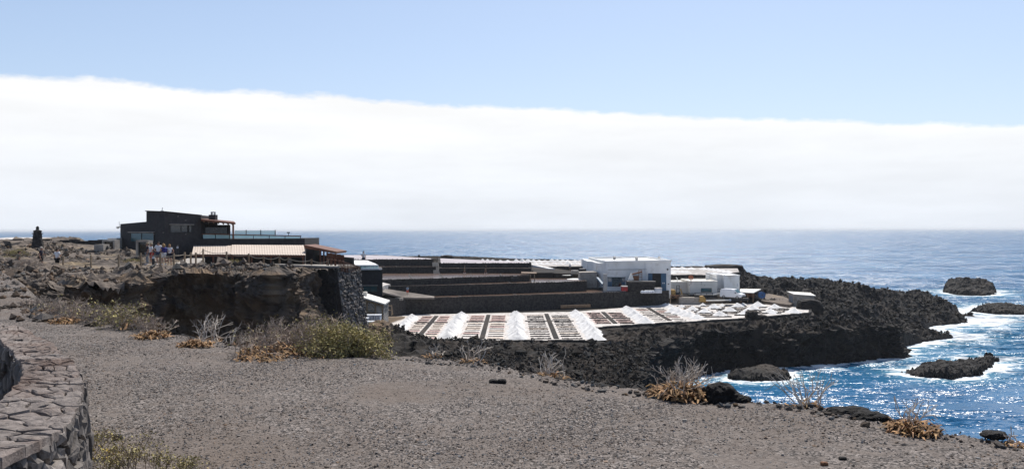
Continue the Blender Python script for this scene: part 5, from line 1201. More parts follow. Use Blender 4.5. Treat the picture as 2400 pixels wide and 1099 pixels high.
for i, (a, b, D) in enumerate(sorted(zz)):
    q = at(1540 + a / 6.316, 600 + b / 6.316, D); zb_ = 12.0 + (D - 176) / 28 * .3; pile(q.x, q.y, zb_, 1.25, max(.6, q.z - zb_), 'small far salt pile behind the low white buildings, %s from the left' % ORD[i], 'piles of the far right salt field')
m = MB(); rough_wall(m, pd([(1560, 175.4), (1692, 175.4), (1736, 186)]), 10.0, 12.05, .5, rng); tag(m.build('pan_wall', 'stone_dark'), 'dark wall edging the far salt field behind the low white buildings', 'wall')
boulder('lava_rock', 'dark lava knob behind the far salt piles at the shore', at(1697, 638, 203), (5.4, 2.5, 2.0), 6.1, 'lava', 4)
boulder('lava_rock', 'small dark lava lump behind the far salt piles', at(1632, 632, 206), (3.2, 1.6, .9), 8.1, 'lava', 3)

# --- white warehouse ---------------------------------------------------------------------------
def warehouse():
    D = 156; zt = at(1500, 616.5, D).z; z0 = 8.6
    A = (gx(1421, 157), 157.0); B = (gx(1572, D), D); F1 = Face(A, B)
    t = thing('warehouse', 'large flat-roofed white warehouse with blue doors above the salt pans', 'building', ((A[0] + B[0]) / 2, D + 8, z0))
    m = MB(); Bk = (B[0] - 1.0, B[1] + 22); Ak = (A[0] - 1.2, A[1] + 22)
    z1 = F1.pt(1571, 613.2).z; zl = F1.pt(1421, 615.5).z
    m.prism([A, B, Bk, Ak], z0, [zl, z1, z1, zl]); m.build('wall', 'white_paint', t)
    # parapet (raised rim round the roof)
    for a, b in ((A, B), (B, Bk), (Bk, Ak), (Ak, A)):
        m = MB(); za, zb_ = [(zl if p in (A, Ak) else z1) for p in (a, b)]; m.bar((a[0], a[1], za + .16), (b[0], b[1], zb_ + .16), .34, .32); m.build('parapet', 'white_paint', t)
    # left annexe, slightly lower, receding
    La = (gx(1396, 163), 163.0); F2 = Face(La, A); zz = F1.pt(1421, 617).z
    m = MB(); m.prism([La, (A[0], A[1] + .25), (A[0] - .6, A[1] + 20), (La[0] - 1.2, La[1] + 20)], z0 + .5, zz - .12); m.build('side_wing', 'white_paint', t)
    Lb = (gx(1376, 169), 169.0)
    m = MB(); zq = at(1380, 612, 169).z; m.prism([Lb, (gx(1398, 166), 166), (gx(1398, 166), 180), (Lb[0], 182)], z0 + 2, zq); m.build('end_wing', 'white_paint', t)
    # openings of the front: double blue door, right sliding doors
    def leaf(x0, y0, x1, y1, mat, nm, o0=.01, o1=.07): m = MB(); F1.rect(m, x0, y0, x1, y1, o0, o1); return m.build(nm, mat, t)
    leaf(1519, 640.5, 1561.5, 689, 'interior', 'doorway', .0, .02)
    d = leaf(1519, 641, 1529, 689, 'blue_paint', 'door', .02, .12); leaf(1549.5, 641, 1561.5, 689, 'blue_paint', 'door', .02, .12)
    for px in (1553.4, 1556.8): leaf(px - .9, 661.8, px + .9, 664.6, 'white_paint', 'door_sign', .12, .14)
    leaf(1434, 650.5, 1465, 671, 'interior', 'doorway', .0, .02)
    for x0, x1 in ((1424, 1434.5), (1456.5, 1465)):
        o = leaf(x0, 650.5, x1, 671, 'blue_paint', 'door', .02, .10); g = MB(); F1.rect(g, x0 + 1, 651.5, x1 - 1, 660, .10, .13); g.build('pane', 'sheet_clear', o)
    leaf(1434.5, 650.5, 1456.5, 671, 'glass_dark', 'door', .03, .08)
    leaf(1423, 649.2, 1466, 650.5, 'metal_dark', 'door_frame', .0, .16)
    m = MB(); q = F1.pt(1564.5, 631.2); m.lathe((q.x, q.y - .12, q.z - .18), [(.02, 0), (.16, .08), (.17, .26), (.02, .34)], 9); m.build('wall_lamp', 'metal_dark', t)
    leaf(1565.2, 664.4, 1568.4, 666.5, 'metal_dark', 'plaque', .0, .03)
    m = MB(); q = F1.pt(1512, 618, .06); m.tube([q, (q.x, q.y, q.z - 3.3)], .05); m.build('downpipe', 'bin_plastic', t)
    m = MB(); F1.rect(m, 1421.5, 684, 1518.5, 690, .0, .04); m.build('plinth', 'concrete', t)
    for px in (1440, 1492, 1545):
        m = MB(); q = F1.pt(px, 615, -6 - (px % 7)); m.lathe((q.x, q.y, z1 - .05), [(.28, 0), (.28, .5), (.36, .55), (.1, .75)], 9); m.build('roof_vent', 'metal_grey', t)
    m = MB(); q0, q1 = F1.pt(1424, 632, .05), F1.pt(1516, 631, .05); m.tube([q0, q1], .03, 5); m.build('cable', 'metal_dark', t)
    # side window of the end wing and blue chute
    Fe = Face(Lb, (gx(1398, 166), 166)); m = MB(); Fe.rect(m, 1390, 626.5, 1396.5, 638, .0, .05); m.build('window', 'glass_dark', t)
    m = MB(); m.bar(at(1400, 651, 155), at(1413, 667, 152.5), .45, .3); m.build('chute', 'blue_paint', t)
    m = MB(); a, b = at(1414, 642, 152.3), at(1423, 675, 152.3); m.box((a.x, 152.3, 8.8), (b.x, 152.9, a.z)); m.build('door_screen', 'metal_grey', t)
warehouse()
def low_white():
    t = thing('low_building', 'cluster of low white flat-roofed rooms right of the warehouse', 'building', (gx(1650, 160), 160, 8.4))
    def blk(x0, x1, ytop, D, dep, mat, nm, z0=8.2, x0b=None):
        z = at((x0 + x1) / 2, ytop, D).z; m = MB(); a, b = gx(x0, D), gx(x1, D); m.prism([(a, D), (b, D), (b, D + dep), (a, D + dep)], z0, z); o = m.build(nm, mat, t)
        m = MB()
        for p, q in (((a, D), (b, D)), ((b, D), (b, D + dep)), ((a, D), (a, D + dep)), ((a, D + dep), (b, D + dep))): m.bar((p[0], p[1] + .1, z + .06), (q[0], q[1] + .1, z + .06), .3, .16)
        m.build('parapet', mat, t); return z
    blk(1573, 1619, 661.5, 163.5, 6, 'cream_paint', 'room'); blk(1616.5, 1681, 660, 161, 8, 'cream_paint', 'room'); blk(1680, 1698, 645.5, 163, 9, 'white_paint', 'room'); blk(1697, 1733, 646.5, 161.2, 9, 'white_paint', 'room')
    for x0, x1 in ((1655, 1661), (1676, 1680)):
        D = 167; m = MB(); a, b = at(x0, 658, D), at(x1, 643.5, D); m.box((a.x, D, a.z - .5), (b.x, D + .4, b.z)); m.build('pillar', 'white_paint', t)
    m = MB(); a, b = at(1656, 646, 167.5), at(1680, 644, 167.5); m.box((a.x, 167.5, a.z), (b.x, 167.9, b.z)); m.build('lintel', 'white_paint', t)
    Fc = Face((gx(1616.5, 161), 161), (gx(1681, 161), 161))
    window(t, Fc, 1643, 675, 1668, 684.5, 'glass_teal', (), False)
    for px, py in ((1643.5, 661), (1643.8, 664.5), (1651.5, 668.5), (1615.5, 667.5)):
        m = MB(); Fc.rect(m, px - .8, py - .8, px + .8, py + .9, 0, .15); m.build('wall_lamp', 'metal_grey', t)
    m = MB(); q = at(1587, 661, 166); m.tube([(q.x, q.y, q.z - .3), (q.x, q.y, q.z + .8), (q.x - .2, q.y, q.z + .95)], .11, 8); m.build('vent_pipe', 'white_paint', t)
    m = MB(); Fd = Face((gx(1697, 161.2), 161.2), (gx(1733, 161.2), 161.2)); Fd.rect(m, 1727, 664, 1730, 672, .0, .03); m.build('hatch', 'bin_plastic', t)
    # balcony stair with rail
    m = MB(); D = 159.8
    for px in (1682.5, 1686, 1689): q = at(px, 686, D); m.bar(q, at(px, 676, D), .07)
    m.bar(at(1682, 676, D), at(1689.5, 677.5, D), .07); m.bar(at(1682, 681, D), at(1689.5, 682, D), .06); m.build('rail', 'metal_dark', t)
low_white()
def round_sign():
    D = 160; c = at(1619.5, 650.5, D); r = 5.6 / F * D; t = thing('life_ring', 'orange round emblem on a post above the low white roofs', 'sign', (c.x, D, c.z - 1))
    m = MB(); n = 20; vs = []
    for rr in (r, r * .72):
        for y in (0, .08):
            for j in range(n): a = 2 * math.pi * j / n; vs.append((c.x + rr * math.cos(a), D + y, c.z + rr * math.sin(a)))
    fs = []
    for j in range(n):
        k = (j + 1) % n; fs += [(j, k, 2 * n + k, 2 * n + j), (n + j, 3 * n + j, 3 * n + k, n + k), (j, n + j, n + k, k), (2 * n + j, 2 * n + k, 3 * n + k, 3 * n + j)]
    m.add(vs, fs); m.build('ring', 'orange_paint', t)
    m = MB(); m.bar((c.x - r * .6, D + .04, c.z), (c.x + r * .6, D + .04, c.z), .06, .16); m.bar((c.x, D + .04, c.z - r * .6), (c.x, D + .04, c.z + r * .5), .12, .06); m.bar((c.x - r * .45, D + .04, c.z + r * .3), (c.x + r * .45, D + .04, c.z + r * .3), .06, .1); m.build('emblem', 'orange_paint', t)
    m = MB(); m.bar((c.x, D + .04, c.z - r - .9), (c.x, D + .04, c.z - r), .1); m.build('post', 'metal_grey', t)
round_sign()
# stone platform with the winch in front of the warehouse
m = MB(); a, b = at(1471, 688, 153.5), at(1535, 658.5, 153.5); zt = b.z; m.prism([(a.x, 153.5), (b.x, 153.2), (b.x, 155.6), (a.x, 155.6)], 8.4, zt - .12); t = thing('loading_platform', 'dark stone loading platform before the warehouse doors', 'platform', (a.x, 153.5, 8.5)); m.build('base', 'stone_dark', t)
m = MB(); m.prism([(a.x - .1, 153.4), (b.x + .1, 153.1), (b.x + .1, 155.6), (a.x - .1, 155.6)], zt - .12, zt); m.build('slab', 'concrete', t)
t = thing('salt_conveyor', 'rusty dark lattice machine standing on the stone platform', 'machine', tuple(at(1495, 657, 154.5)))
q = at(1498, 656, 154.5)
m = MB()
for px in (1497, 1504.5): m.bar(at(px, 657, 154.3), at(px, 632.5, 154.3), .09); m.bar(at(px, 657, 155.1), at(px, 632.5, 155.1), .09)
for py in (633, 638, 643, 649): m.bar(at(1497, py, 154.3), at(1504.5, py, 154.3), .08); m.bar(at(1497, py, 155.1), at(1504.5, py, 155.1), .08)
m.build('lattice_tower', 'rust', t)
m = MB(); m.bar(at(1478, 644, 154.7), at(1504, 637, 154.7), .5, .25); m.box(tuple(at(1483, 657, 154.4)), tuple(at(1495, 646, 155.2))); m.build('hopper', 'rust', t)
m = MB(); p = [at(1473, 656, 154), at(1480, 639, 154.4), at(1486, 656, 154)]; m.add([*p, *[v + Vector((0, 1, 0)) for v in p]], [(0, 1, 2), (3, 5, 4), (0, 3, 4, 1), (1, 4, 5, 2), (2, 5, 3, 0)]); m.build('tarp', 'cream_paint', t)
def tub(x0, y0, x1, y1, D, mat, label):
    a, b = at(x0, y1, D), at(x1, y0, D); t = thing('crate', label, 'crate', (a.x, D, a.z)); m = MB(); w = b.x - a.x
    m.box((a.x + .05, D, a.z), (b.x - .05, D + .9, b.z - .16)); m.build('body', mat, t, bevel=.03); m = MB(); m.box((a.x, D - .05, b.z - .16), (b.x, D + .95, b.z)); m.build('lid', 'crust', t, bevel=.03)
tub(1456, 670, 1471.5, 682, 152.2, 'red_plastic', 'red crate with pale lid in front of the warehouse'); tub(1535, 674.5, 1552, 687, 151.8, 'bin_plastic', 'pale grey crate before the right blue door')
m = MB(); rr = random.Random(2); q = at(1518, 683, 151.8)
for k in range(16): x, y = q.x + rr.uniform(-1.2, 1.2), q.y + rr.uniform(-.4, .4); m.lathe((x, y, q.z - .35), [(.12, 0), (.34, .12), (.36, .3), (.2, .5), (.04, .58)], 7)
tag(m.build('bag_heap', 'bin_plastic'), 'heap of bluish plastic sacks before the stone platform', 'sacks')
tub(1339.5, 633.5, 1356, 642.5, 166, 'concrete', 'pale concrete tank on the gravel yard'); tub(1359, 629.5, 1374, 639, 171, 'metal_dark', 'dark tank with white lid behind the concrete tank')
m = MB(); a, b = at(1359, 652, 161), at(1398, 638.5, 161); m.prism([(a.x, 161), (b.x, 160), (b.x, 164), (a.x, 165)], 9.5, [b.z, b.z + .15, b.z + .15, b.z]); tag(m.build('concrete_ramp', 'concrete'), 'grey concrete ramp block beside the warehouse end', 'ramp')
for px, py, D, w, lab in ((1355, 653.5, 163, 2.0, 'patch of spilled white salt on the gravel yard'), (1330, 643.5, 168, 1.8, 'white salt streak near the standing person on the gravel yard')):
    m = MB(); q = at(px, py, D); m.lathe((q.x, q.y, q.z - .05), [(w * 1.2, 0), (w * .9, .08), (w * .4, .14), (.05, .16)], 9); tag(m.build('salt_spill', 'salt'), lab, 'salt')
# yard road surface
m = MB(); P = [at(1250, 648, 168), at(1262, 660, 160), at(1380, 662, 158), at(1420, 690, 151), at(1440, 684, 154), at(1412, 668, 158), at(1370, 641, 168), at(1300, 634, 172), at(1255, 633, 173)]
# --- yard clutter right of the warehouse -------------------------------------------------------
def van():
    t = thing('white_van', 'small white delivery van parked before the low white building', 'van'); L, Wd, H = 4.3, 1.76, 1.82
    prof = [(-2.1, .32), (-2.14, .8), (-2.08, 1.45), (-1.95, 1.74), (-1.5, 1.82), (0.1, 1.82), (.62, 1.74), (1.28, 1.12), (1.95, .96), (2.14, .74), (2.16, .36)]
    m = MB(); n = len(prof); lay = [(-.5, 1.0), (-.44, 1.0), (.44, 1.0), (.5, 1.0)]; vs = []
    for k, (w, s) in enumerate(lay):
        for x, z in prof:
            e = 1.0 if 0 < k < 3 else .985; tumble = 1 - .16 * max(0, (z - .9) / .92); zz = z if 0 < k < 3 else z - .06 * (z > 1.6); vs.append((x * e, w * Wd * (tumble), zz))
    fs = []
    for k in range(3):
        for i in range(n): j = (i + 1) % n; fs.append((k * n + i, k * n + j, (k + 1) * n + j, (k + 1) * n + i))
    fs += [tuple(range(n))[::-1], tuple(range(3 * n, 4 * n))]; m.add(vs, fs); body = m.build('body', 'van_paint', t, bevel=.04)
    m = MB(); m.add([(.66, -.60, 1.70), (1.27, -.72, 1.16), (1.27, .72, 1.16), (.66, .60, 1.70), (.69, -.60, 1.73), (1.31, -.72, 1.18), (1.31, .72, 1.18), (.69, .60, 1.73)], [(4, 5, 6, 7), (3, 2, 1, 0), (0, 1, 5, 4), (1, 2, 6, 5), (2, 3, 7, 6), (3, 0, 4, 7)]); m.build('windscreen', 'glass_teal', t)
    for s in (-1, 1):
        m = MB(); y = s * .80; yt = s * .70; m.add([(.05, y, 1.12), (1.05, y, 1.12), (.58, yt, 1.62), (.05, yt, 1.64), (.05, y + s * .03, 1.12), (1.05, y + s * .03, 1.12), (.58, yt + s * .05, 1.62), (.05, yt + s * .05, 1.64)], [(4, 5, 6, 7), (7, 6, 5, 4), (0, 1, 5, 4), (2, 3, 7, 6)]); m.build('side_window', 'glass_dark', t)
        m = MB(); m.box((.95, s * .86, 1.08), (1.08, s * 1.06, 1.26)); m.build('mirror', 'rubber', t, bevel=.02)
        m = MB(); m.box((2.0, s * .52 - .18, .72), (2.17, s * .52 + .18, .9)); m.build('headlight', 'sheet_clear', t, bevel=.02)
        for x in (-1.32, 1.32):
            m = MB(); pr = [(.20, -.1), (.31, -.1), (.32, 0), (.31, .1), (.20, .1)]; k = 16; vs = [(x + r * math.cos(2 * math.pi * j / k), s * .80 + w, .32 + r * math.sin(2 * math.pi * j / k)) for r, w in pr for j in range(k)]
            m.add(vs, [(i * k + j, i * k + (j + 1) % k, (i + 1) * k + (j + 1) % k, (i + 1) * k + j) for i in range(4) for j in range(k)]); w_ = m.build('wheel', 'rubber', t)
            m = MB(); vs = [(x + r * math.cos(2 * math.pi * j / k), s * (.80 + .07) + d, .32 + r * math.sin(2 * math.pi * j / k)) for r, d in ((.2, 0), (.06, .02 * s)) for j in range(k)]; m.add(vs, [(j, (j + 1) % k, k + (j + 1) % k, k + j) for j in range(k)] + [tuple(range(k, 2 * k))]); m.build('rim', 'metal_grey', w_)
    m = MB(); m.box((2.02, -.82, .34), (2.24, .82, .58)); m.build('bumper', 'rubber', t, bevel=.03); m = MB(); m.box((2.1, -.3, .66), (2.18, .3, .8)); m.build('grille', 'rubber', t)
    q = at(1717, 700, 155.5); t.location = (q.x, q.y, q.z); t.rotation_euler = (0, 0, R(-42)); t.scale = (1.06, 1.06, 1.06)
van()
def barred_gate():
    D = 158; t = thing('picket_gate', 'grey vertical-barred gate in front of the low white rooms', 'gate', tuple(at(1615, 696, D))); 
    for i in range(13):
        px = 1601.5 + i * 2.2; m = MB(); m.bar(at(px, 696, D), at(px, 685.5 + (i % 3) * .5, D), .06); m.build('bar', 'metal_dark', t)
    for y in (688, 694): m = MB(); m.bar(at(1601, y, D - .05), at(1629, y, D - .05), .06); m.build('rail', 'metal_dark', t)
    D = 156.5; t = thing('trailer', 'flat dark trailer with side rails before the low white rooms', 'trailer', tuple(at(1650, 698, D)))
    m = MB(); a, b = at(1629, 698, D), at(1671, 691, D); m.box((a.x, D, a.z), (b.x, D + 1.8, b.z)); m.build('bed', 'metal_dark', t)
    m = MB(); 
    for px in (1629.5, 1643, 1656, 1670): m.bar(at(px, 692, D), at(px, 686, D), .08)
    m.bar(at(1629, 686.5, D), at(1671, 686.5, D), .1); m.build('side_rail', 'metal_dark', t)
    m = MB(); m.bar(at(1668, 692, D + .5), at(1696, 685.8, D + .5), .5, .2); m.build('ramp', 'metal_grey', t)
    for px in (1640, 1660): m = MB(); q = at(px, 699, D); m.tube([(q.x, D - .12, q.z + .1), (q.x, D + .12, q.z + .1)], .32, 12); m.build('wheel', 'rubber', t)
barred_gate()
def forklift():
    D = 157.5; t = thing('forklift', 'old yellow forklift with dark mast beside the warehouse corner', 'forklift', tuple(at(1588, 694, D))); 
    m = MB(); a, b = at(1574, 692, D), at(1584, 678.5, D); m.box((a.x, D, a.z), (b.x, D + 1.2, b.z)); m.build('counterweight', 'yellow_paint', t, bevel=.15)
    m = MB(); a, b = at(1584, 693, D), at(1594, 684, D); m.box((a.x, D, a.z), (b.x, D + 1.2, b.z)); m.build('body', 'metal_dark', t, bevel=.05)
    m = MB()
    for px in (1586, 1592): m.bar(at(px, 694, D + .3), at(px, 668.5, D + .3), .12)
    for py in (669, 676): m.bar(at(1586, py, D + .3), at(1592, py, D + .3), .1)
    m.build('mast', 'metal_dark', t)
    m = MB(); m.bar(at(1595, 677, D), at(1598.5, 690, D), .28, .2); m.build('arm', 'yellow_paint', t)
    for px in (1577, 1590): m = MB(); q = at(px, 693.5, D); m.tube([(q.x, D - .1, q.z), (q.x, D + .12, q.z)], .34, 12); m.build('wheel', 'rubber', t)
forklift()
m = MB(); rr = random.Random(6); q = at(1582, 700, 156.5)
for k in range(14): a = Vector((q.x + rr.uniform(-1.1, 1.0), q.y + rr.uniform(-.5, .5), q.z + rr.uniform(-.2, .5))); m.bar(a, a + Vector((rr.uniform(-.8, .8), rr.uniform(-.3, .3), rr.uniform(-.3, .3))), .08)
m.bar(at(1572, 692.5, 156.4), at(1592, 692.5, 156.4), .5, .08); tag(m.build('scrap_pile', 'rust'), 'tangle of rusty bars and scrap at the warehouse corner', 'scrap')
m = MB(); a, b = at(1592, 706, 156), at(1640, 697, 156); m.prism([(a.x, 156), (b.x, 155.5), (b.x, 157), (a.x, 157.5)], 7.0, b.z); tag(m.build('concrete_kerb', 'concrete'), 'pale concrete loading edge between the scrap and the tan bucket', 'kerb')
t = thing('digger_bucket', 'tan steel digger bucket lying beside the salt field', 'bucket', tuple(at(1650, 708, 155)))
D = 155; m = MB(); P = [at(1639, 707, D), at(1655, 708, D), at(1654, 700, D), at(1649, 693.5, D), at(1642, 694.5, D)]; m.add([*P, *[p + Vector((0, 1.1, 0)) for p in P]], [(0, 1, 2, 3, 4), (9, 8, 7, 6, 5)] + [(i, 5 + i, 5 + (i + 1) % 5, (i + 1) % 5) for i in range(5)]); m.build('shell', 'yellow_paint', t)
m = MB(); m.bar(at(1655, 707.5, D), at(1659, 708.5, D), .5, .1); m.build('cutting_edge', 'rust', t)
t = thing('steel_beam', 'long dark steel pipe lying on trestles beside the tan bucket', 'pipe', tuple(at(1685, 706, 154.5)))
m = MB(); m.tube([at(1655, 704.5, 154.5), at(1711, 703, 154.5)], .13, 8); m.build('pipe', 'cream_paint', t); m = MB(); m.lathe(tuple(at(1711, 704.5, 154.45)), [(.05, -.1), (.24, 0), (.24, .24), (.05, .34)], 10); m.build('flange', 'bin_plastic', t); m = MB(); m.bar(at(1655, 701, 155.5), at(1700, 701.5, 155.5), .4, .3); m.bar(at(1700, 702, 156), at(1754, 701, 156), .8, .45); m.build('beam', 'metal_dark', t)
t = thing('open_canopy', 'pale flat canopy on wooden posts right of the tall white room', 'canopy', tuple(at(1760, 695, 155)))
m = MB(); a, b, c, d = at(1735, 676.5, 163), at(1784, 677, 162), at(1766, 685.5, 157.5), at(1734, 683.5, 157.5); e = Vector((0, 0, -.15)); m.hexa([a + e, b + e, c + e, d + e, a, b, c, d]); m.build('roof', 'cream_paint', t)
for px, py, D in ((1737, 684.5, 157.8), (1752, 685, 157.8), (1765, 686, 157.8), (1780, 678.5, 161.5)): q = at(px, py, D); m = MB(); m.bar((q.x, q.y, 7.6), q, .16); m.build('post', 'wood', t)
m = MB(); a, b = at(1740, 699, 160), at(1769, 687, 160); 
for k in range(9): x = lerp(a.x, b.x, k / 9); m.box((x, 160, 7.8), (x + .3, 160.1, b.z))
m.build('plank_wall', 'wood_red', t)
t = thing('cable_drum', 'round blue cable drum standing by the dirt track', 'drum', tuple(at(1786, 700, 157)))
c = at(1786.5, 691.5, 157); r = 8 / F * 157
for y0 in (0, .62):
    m = MB(); n = 20; m.tube([(c.x, 157 + y0, c.z), (c.x, 157 + y0 + .08, c.z)], r, n); m.build('disc', 'blue_drum', t)
m = MB(); m.tube([(c.x, 157.08, c.z), (c.x, 157.62, c.z)], r * .55, 14); m.build('core', 'wood', t); m = MB(); m.tube([(c.x, 156.96, c.z), (c.x, 157.0, c.z)], r * .16, 10); m.build('hub', 'metal_dark', t)
# dirt track behind the drum
m = MB(); P = [atz(px, py, 7.95) for px, py in ((1778, 703), (1815, 709), (1850, 714), (1868, 707), (1834, 694), (1802, 688), (1790, 690))]; m.prism([(p.x, p.y) for p in P], 6.8, 7.95); o = m.build('dirt_track', 'platform'); o['kind'] = 'structure'
def hut():
    D = 152; t = thing('concrete_hut', 'small weathered concrete hut with pale sloping roof on the lava', 'hut', tuple(at(1880, 712, D)))
    A, B, Lk = at(1860, 712, D), at(1908, 716, D - .6), at(1848, 708, D + 5.5)
    z0 = 6.2; zA, zB, zL = at(1860, 690, D).z, at(1910, 694, D - .6).z, at(1848, 684, D + 5.5).z
    Bk = (B.x - (A.x - Lk.x) + 0.2, B.y + (Lk.y - A.y))
    m = MB(); m.prism([(A.x, A.y), (B.x, B.y), Bk, (Lk.x, Lk.y)], z0, [zA, zB, zB + .1, zL]); m.build('wall', 'concrete', t)
    m = MB(); k = .12; P = [(A.x - .1, A.y - .25), (B.x + .25, B.y - .25), (Bk[0] + .3, Bk[1] + .2), (Lk.x - .25, Lk.y + .2)]; m.prism(P, [zA + .004, zB + .004, zB + .1, zL + .004], [zA + k, zB + k, zB + .1 + k, zL + k]); m.build('roof', 'cream_paint', t)
    F1, F2 = Face((A.x, A.y), (B.x, B.y)), Face((Lk.x, Lk.y), (A.x, A.y))
    m = MB(); F1.rect(m, 1876, 700.3, 1896, 705.5, .0, .03); m.build('window', 'interior', t)
    d = Vector((A.x - Lk.x, A.y - Lk.y, 0)); 
    for f in (.32, .7): p = Vector((Lk.x, Lk.y, 0)) + d * f; n = Vector((-d.y, d.x, 0)).normalized(); n = -n if n.x > 0 else n; s = d.normalized() * .5; m = MB(); a_, b_ = p - s, p + s; m.hexa([(*(a_ + n * .03)[:2], 7.2), (*(b_ + n * .03)[:2], 7.2), (*b_[:2], 7.2), (*a_[:2], 7.2), (*(a_ + n * .03)[:2], zL - .45), (*(b_ + n * .03)[:2], zL - .45), (*b_[:2], zL - .45), (*a_[:2], zL - .45)]); m.build('door', 'blue_paint', t)
hut()
boulder('lava_boulder', 'squared dark boulder in front of the concrete hut', at(1898, 720, 147.5), (2.4, 1.5, 1.5), 4.4, 'lava', 4)
boulder('lava_boulder', 'black jagged boulder on the front edge of the salt field', at(1762, 742, 132.5), (1.0, .8, .95), 6.4, 'lava', 4, amp=.5)
boulder('lava_boulder', 'flat black rock beside the jagged boulder at the salt field edge', at(1778, 746, 132.5), (1.3, .8, .6), 7.4, 'lava', 4, amp=.5)
m = MB(); a = at(1312, 721, 147.5); b = at(1380, 716, 149.5); m.bar((a.x, a.y - 3, 8.1), (b.x, b.y - 3, 8.1), .25, .5); tag(m.build('timber_plank', 'wood'), 'brown timber planks leaning at the foot of the longest terrace wall', 'plank')
m = MB(); q = at(1571, 694, 155); m.bar((q.x, q.y, 7.4), (q.x, q.y, q.z + .3), .14); tag(m.build('wooden_stake', 'wood_pale'), 'single wooden stake at the right end of the longest terrace wall', 'post')

# ================================================================== PEOPLE
def skin_obj(name, verts, edges, rad, mat, parent, sub=1):
    me = bpy.data.meshes.new(name); me.from_pydata([tuple(v) for v in verts], edges, []); me.update()
    o = link(name, me, mat, parent); md = o.modifiers.new('skin', 'SKIN'); md.use_smooth_shade = True
    for i, r in enumerate(rad):
        d = me.skin_vertices[0].data[i]; d.radius = (r if isinstance(r, tuple) else (r, r)); d.use_root = (i == 0)
    s = o.modifiers.new('sub', 'SUBSURF'); s.levels = sub; s.render_levels = sub
    return o
def person(label, feet, h, face, shirt, legs, hair, arms=('down', 'down'), stride=0.0, lean=0.0, long_hair=False, long_legs=False, hat=None, bag=None, no_sleeve=False):
    t = thing('person', label, 'person')
    sp = lambda z: -lean * max(0, z - .95)
    J = {'pel': (0, 0, .95), 'waist': (0, sp(1.12), 1.12), 'chest': (0, sp(1.32), 1.32), 'neck': (0, sp(1.47), 1.47), 'jaw': (0, sp(1.55) - .02, 1.545), 'head': (0, sp(1.63) - .015, 1.63), 'crown': (0, sp(1.7), 1.70), 'nose': (0, sp(1.6) - .115, 1.60)}
    for s, n in ((-1, 'l'), (1, 'r')):
        a = arms[0 if s < 0 else 1]; st = stride * s
        J['sh' + n] = (s * .17, sp(1.41), 1.41); y = sp(1.3)
        if a == 'down': J['el' + n], J['wr' + n], J['ha' + n] = (s * .235, y + .03, 1.14), (s * .25, y - .04, .90), (s * .25, y - .07, .81)
        elif a == 'hip': J['el' + n], J['wr' + n], J['ha' + n] = (s * .34, y + .05, 1.16), (s * .21, y - .06, 1.02), (s * .15, y - .08, .99)
        elif a == 'front': J['el' + n], J['wr' + n], J['ha' + n] = (s * .24, y - .04, 1.14), (s * .12, y - .24, 1.16), (s * .03, y - .27, 1.19)
        else: J['el' + n], J['wr' + n], J['ha' + n] = (s * .26, y - .10, 1.20), (s * .14, y - .26, 1.40), (s * .08, y - .24, 1.50)
        ha = Vector(J['ha' + n]); J['fi' + n] = tuple(ha + (ha - Vector(J['wr' + n])).normalized() * .08); J['th' + n] = tuple(ha + Vector((-s * .05, -.03, 0)))
        J['hip' + n] = (s * .095, 0, .90); J['kn' + n] = (s * .105, -.03 - st * .5, .50); J['an' + n] = (s * .11, .03 - st, .09); J['to' + n] = (s * .13, -.13 - st, .045)
    names = list(J); ix = {n: i for i, n in enumerate(names)}
    E = [('pel', 'waist'), ('waist', 'chest'), ('chest', 'neck'), ('neck', 'jaw'), ('jaw', 'head'), ('head', 'crown'), ('jaw', 'nose')]
    for n in 'lr': E += [('chest', 'sh' + n), ('sh' + n, 'el' + n), ('el' + n, 'wr' + n), ('wr' + n, 'ha' + n), ('ha' + n, 'fi' + n), ('ha' + n, 'th' + n), ('pel', 'hip' + n), ('hip' + n, 'kn' + n), ('kn' + n, 'an' + n), ('an' + n, 'to' + n)]
    rr = dict(pel=(.15, .11), waist=(.135, .10), chest=(.16, .115), neck=.055, jaw=.07, head=.092, crown=.06, nose=.018, sh=.06, el=.042, wr=.03, ha=.038, fi=.022, th=.016, hip=.09, kn=.058, an=.04, to=.035)
    rad = [rr[n] if n in rr else rr[n[:-1]] for n in names]
    skin_obj('body', [J[n] for n in names], [(ix[a], ix[b]) for a, b in E], rad, 'skin', t)
    def sub(nm, keys, edges, radii, mat): skin_obj(nm, keys, edges, radii, mat, t)
    mid = lambda a, b, f: tuple(Vector(J[a]) + (Vector(J[b]) - Vector(J[a])) * f)
    V = [(0, 0, .90), J['waist'], J['chest'], (0, sp(1.44), 1.44)]; Ed = [(0, 1), (1, 2), (2, 3)]; rd = [(.175, .135), (.16, .12), (.185, .135), (.09, .07)]
    for n in 'lr':
        k = len(V); V += [J['sh' + n], mid('sh' + n, 'el' + n, .35 if no_sleeve else .7)]; Ed += [(2, k), (k, k + 1)]; rd += [.082, .07]
    sub('shirt', V, Ed, rd, shirt)
    V = [(0, 0, .96)]; Ed = []; rd = [(.172, .132)]
    for n in 'lr':
        k = len(V)
        if long_legs: V += [J['hip' + n], J['kn' + n], J['an' + n]]; Ed += [(0, k), (k, k + 1), (k + 1, k + 2)]; rd += [.112, .082, .065]
        else: V += [J['hip' + n], mid('hip' + n, 'kn' + n, .85)]; Ed += [(0, k), (k, k + 1)]; rd += [.115, .10]
    sub('trousers' if long_legs else 'shorts', V, Ed, rd, legs)
    hy = sp(1.66); V0, F0 = ICO[3]; k = (V0[:, 2] > -.15) | (V0[:, 1] > .25); Vh = V0 * np.array([.104, .122, .115]) + np.array([0, hy + .012, 1.645])
    fk = k[F0].all(1); me = mesh_np('hair', Vh, F0[fk]); ho = link('hair', me, hair, t, True)
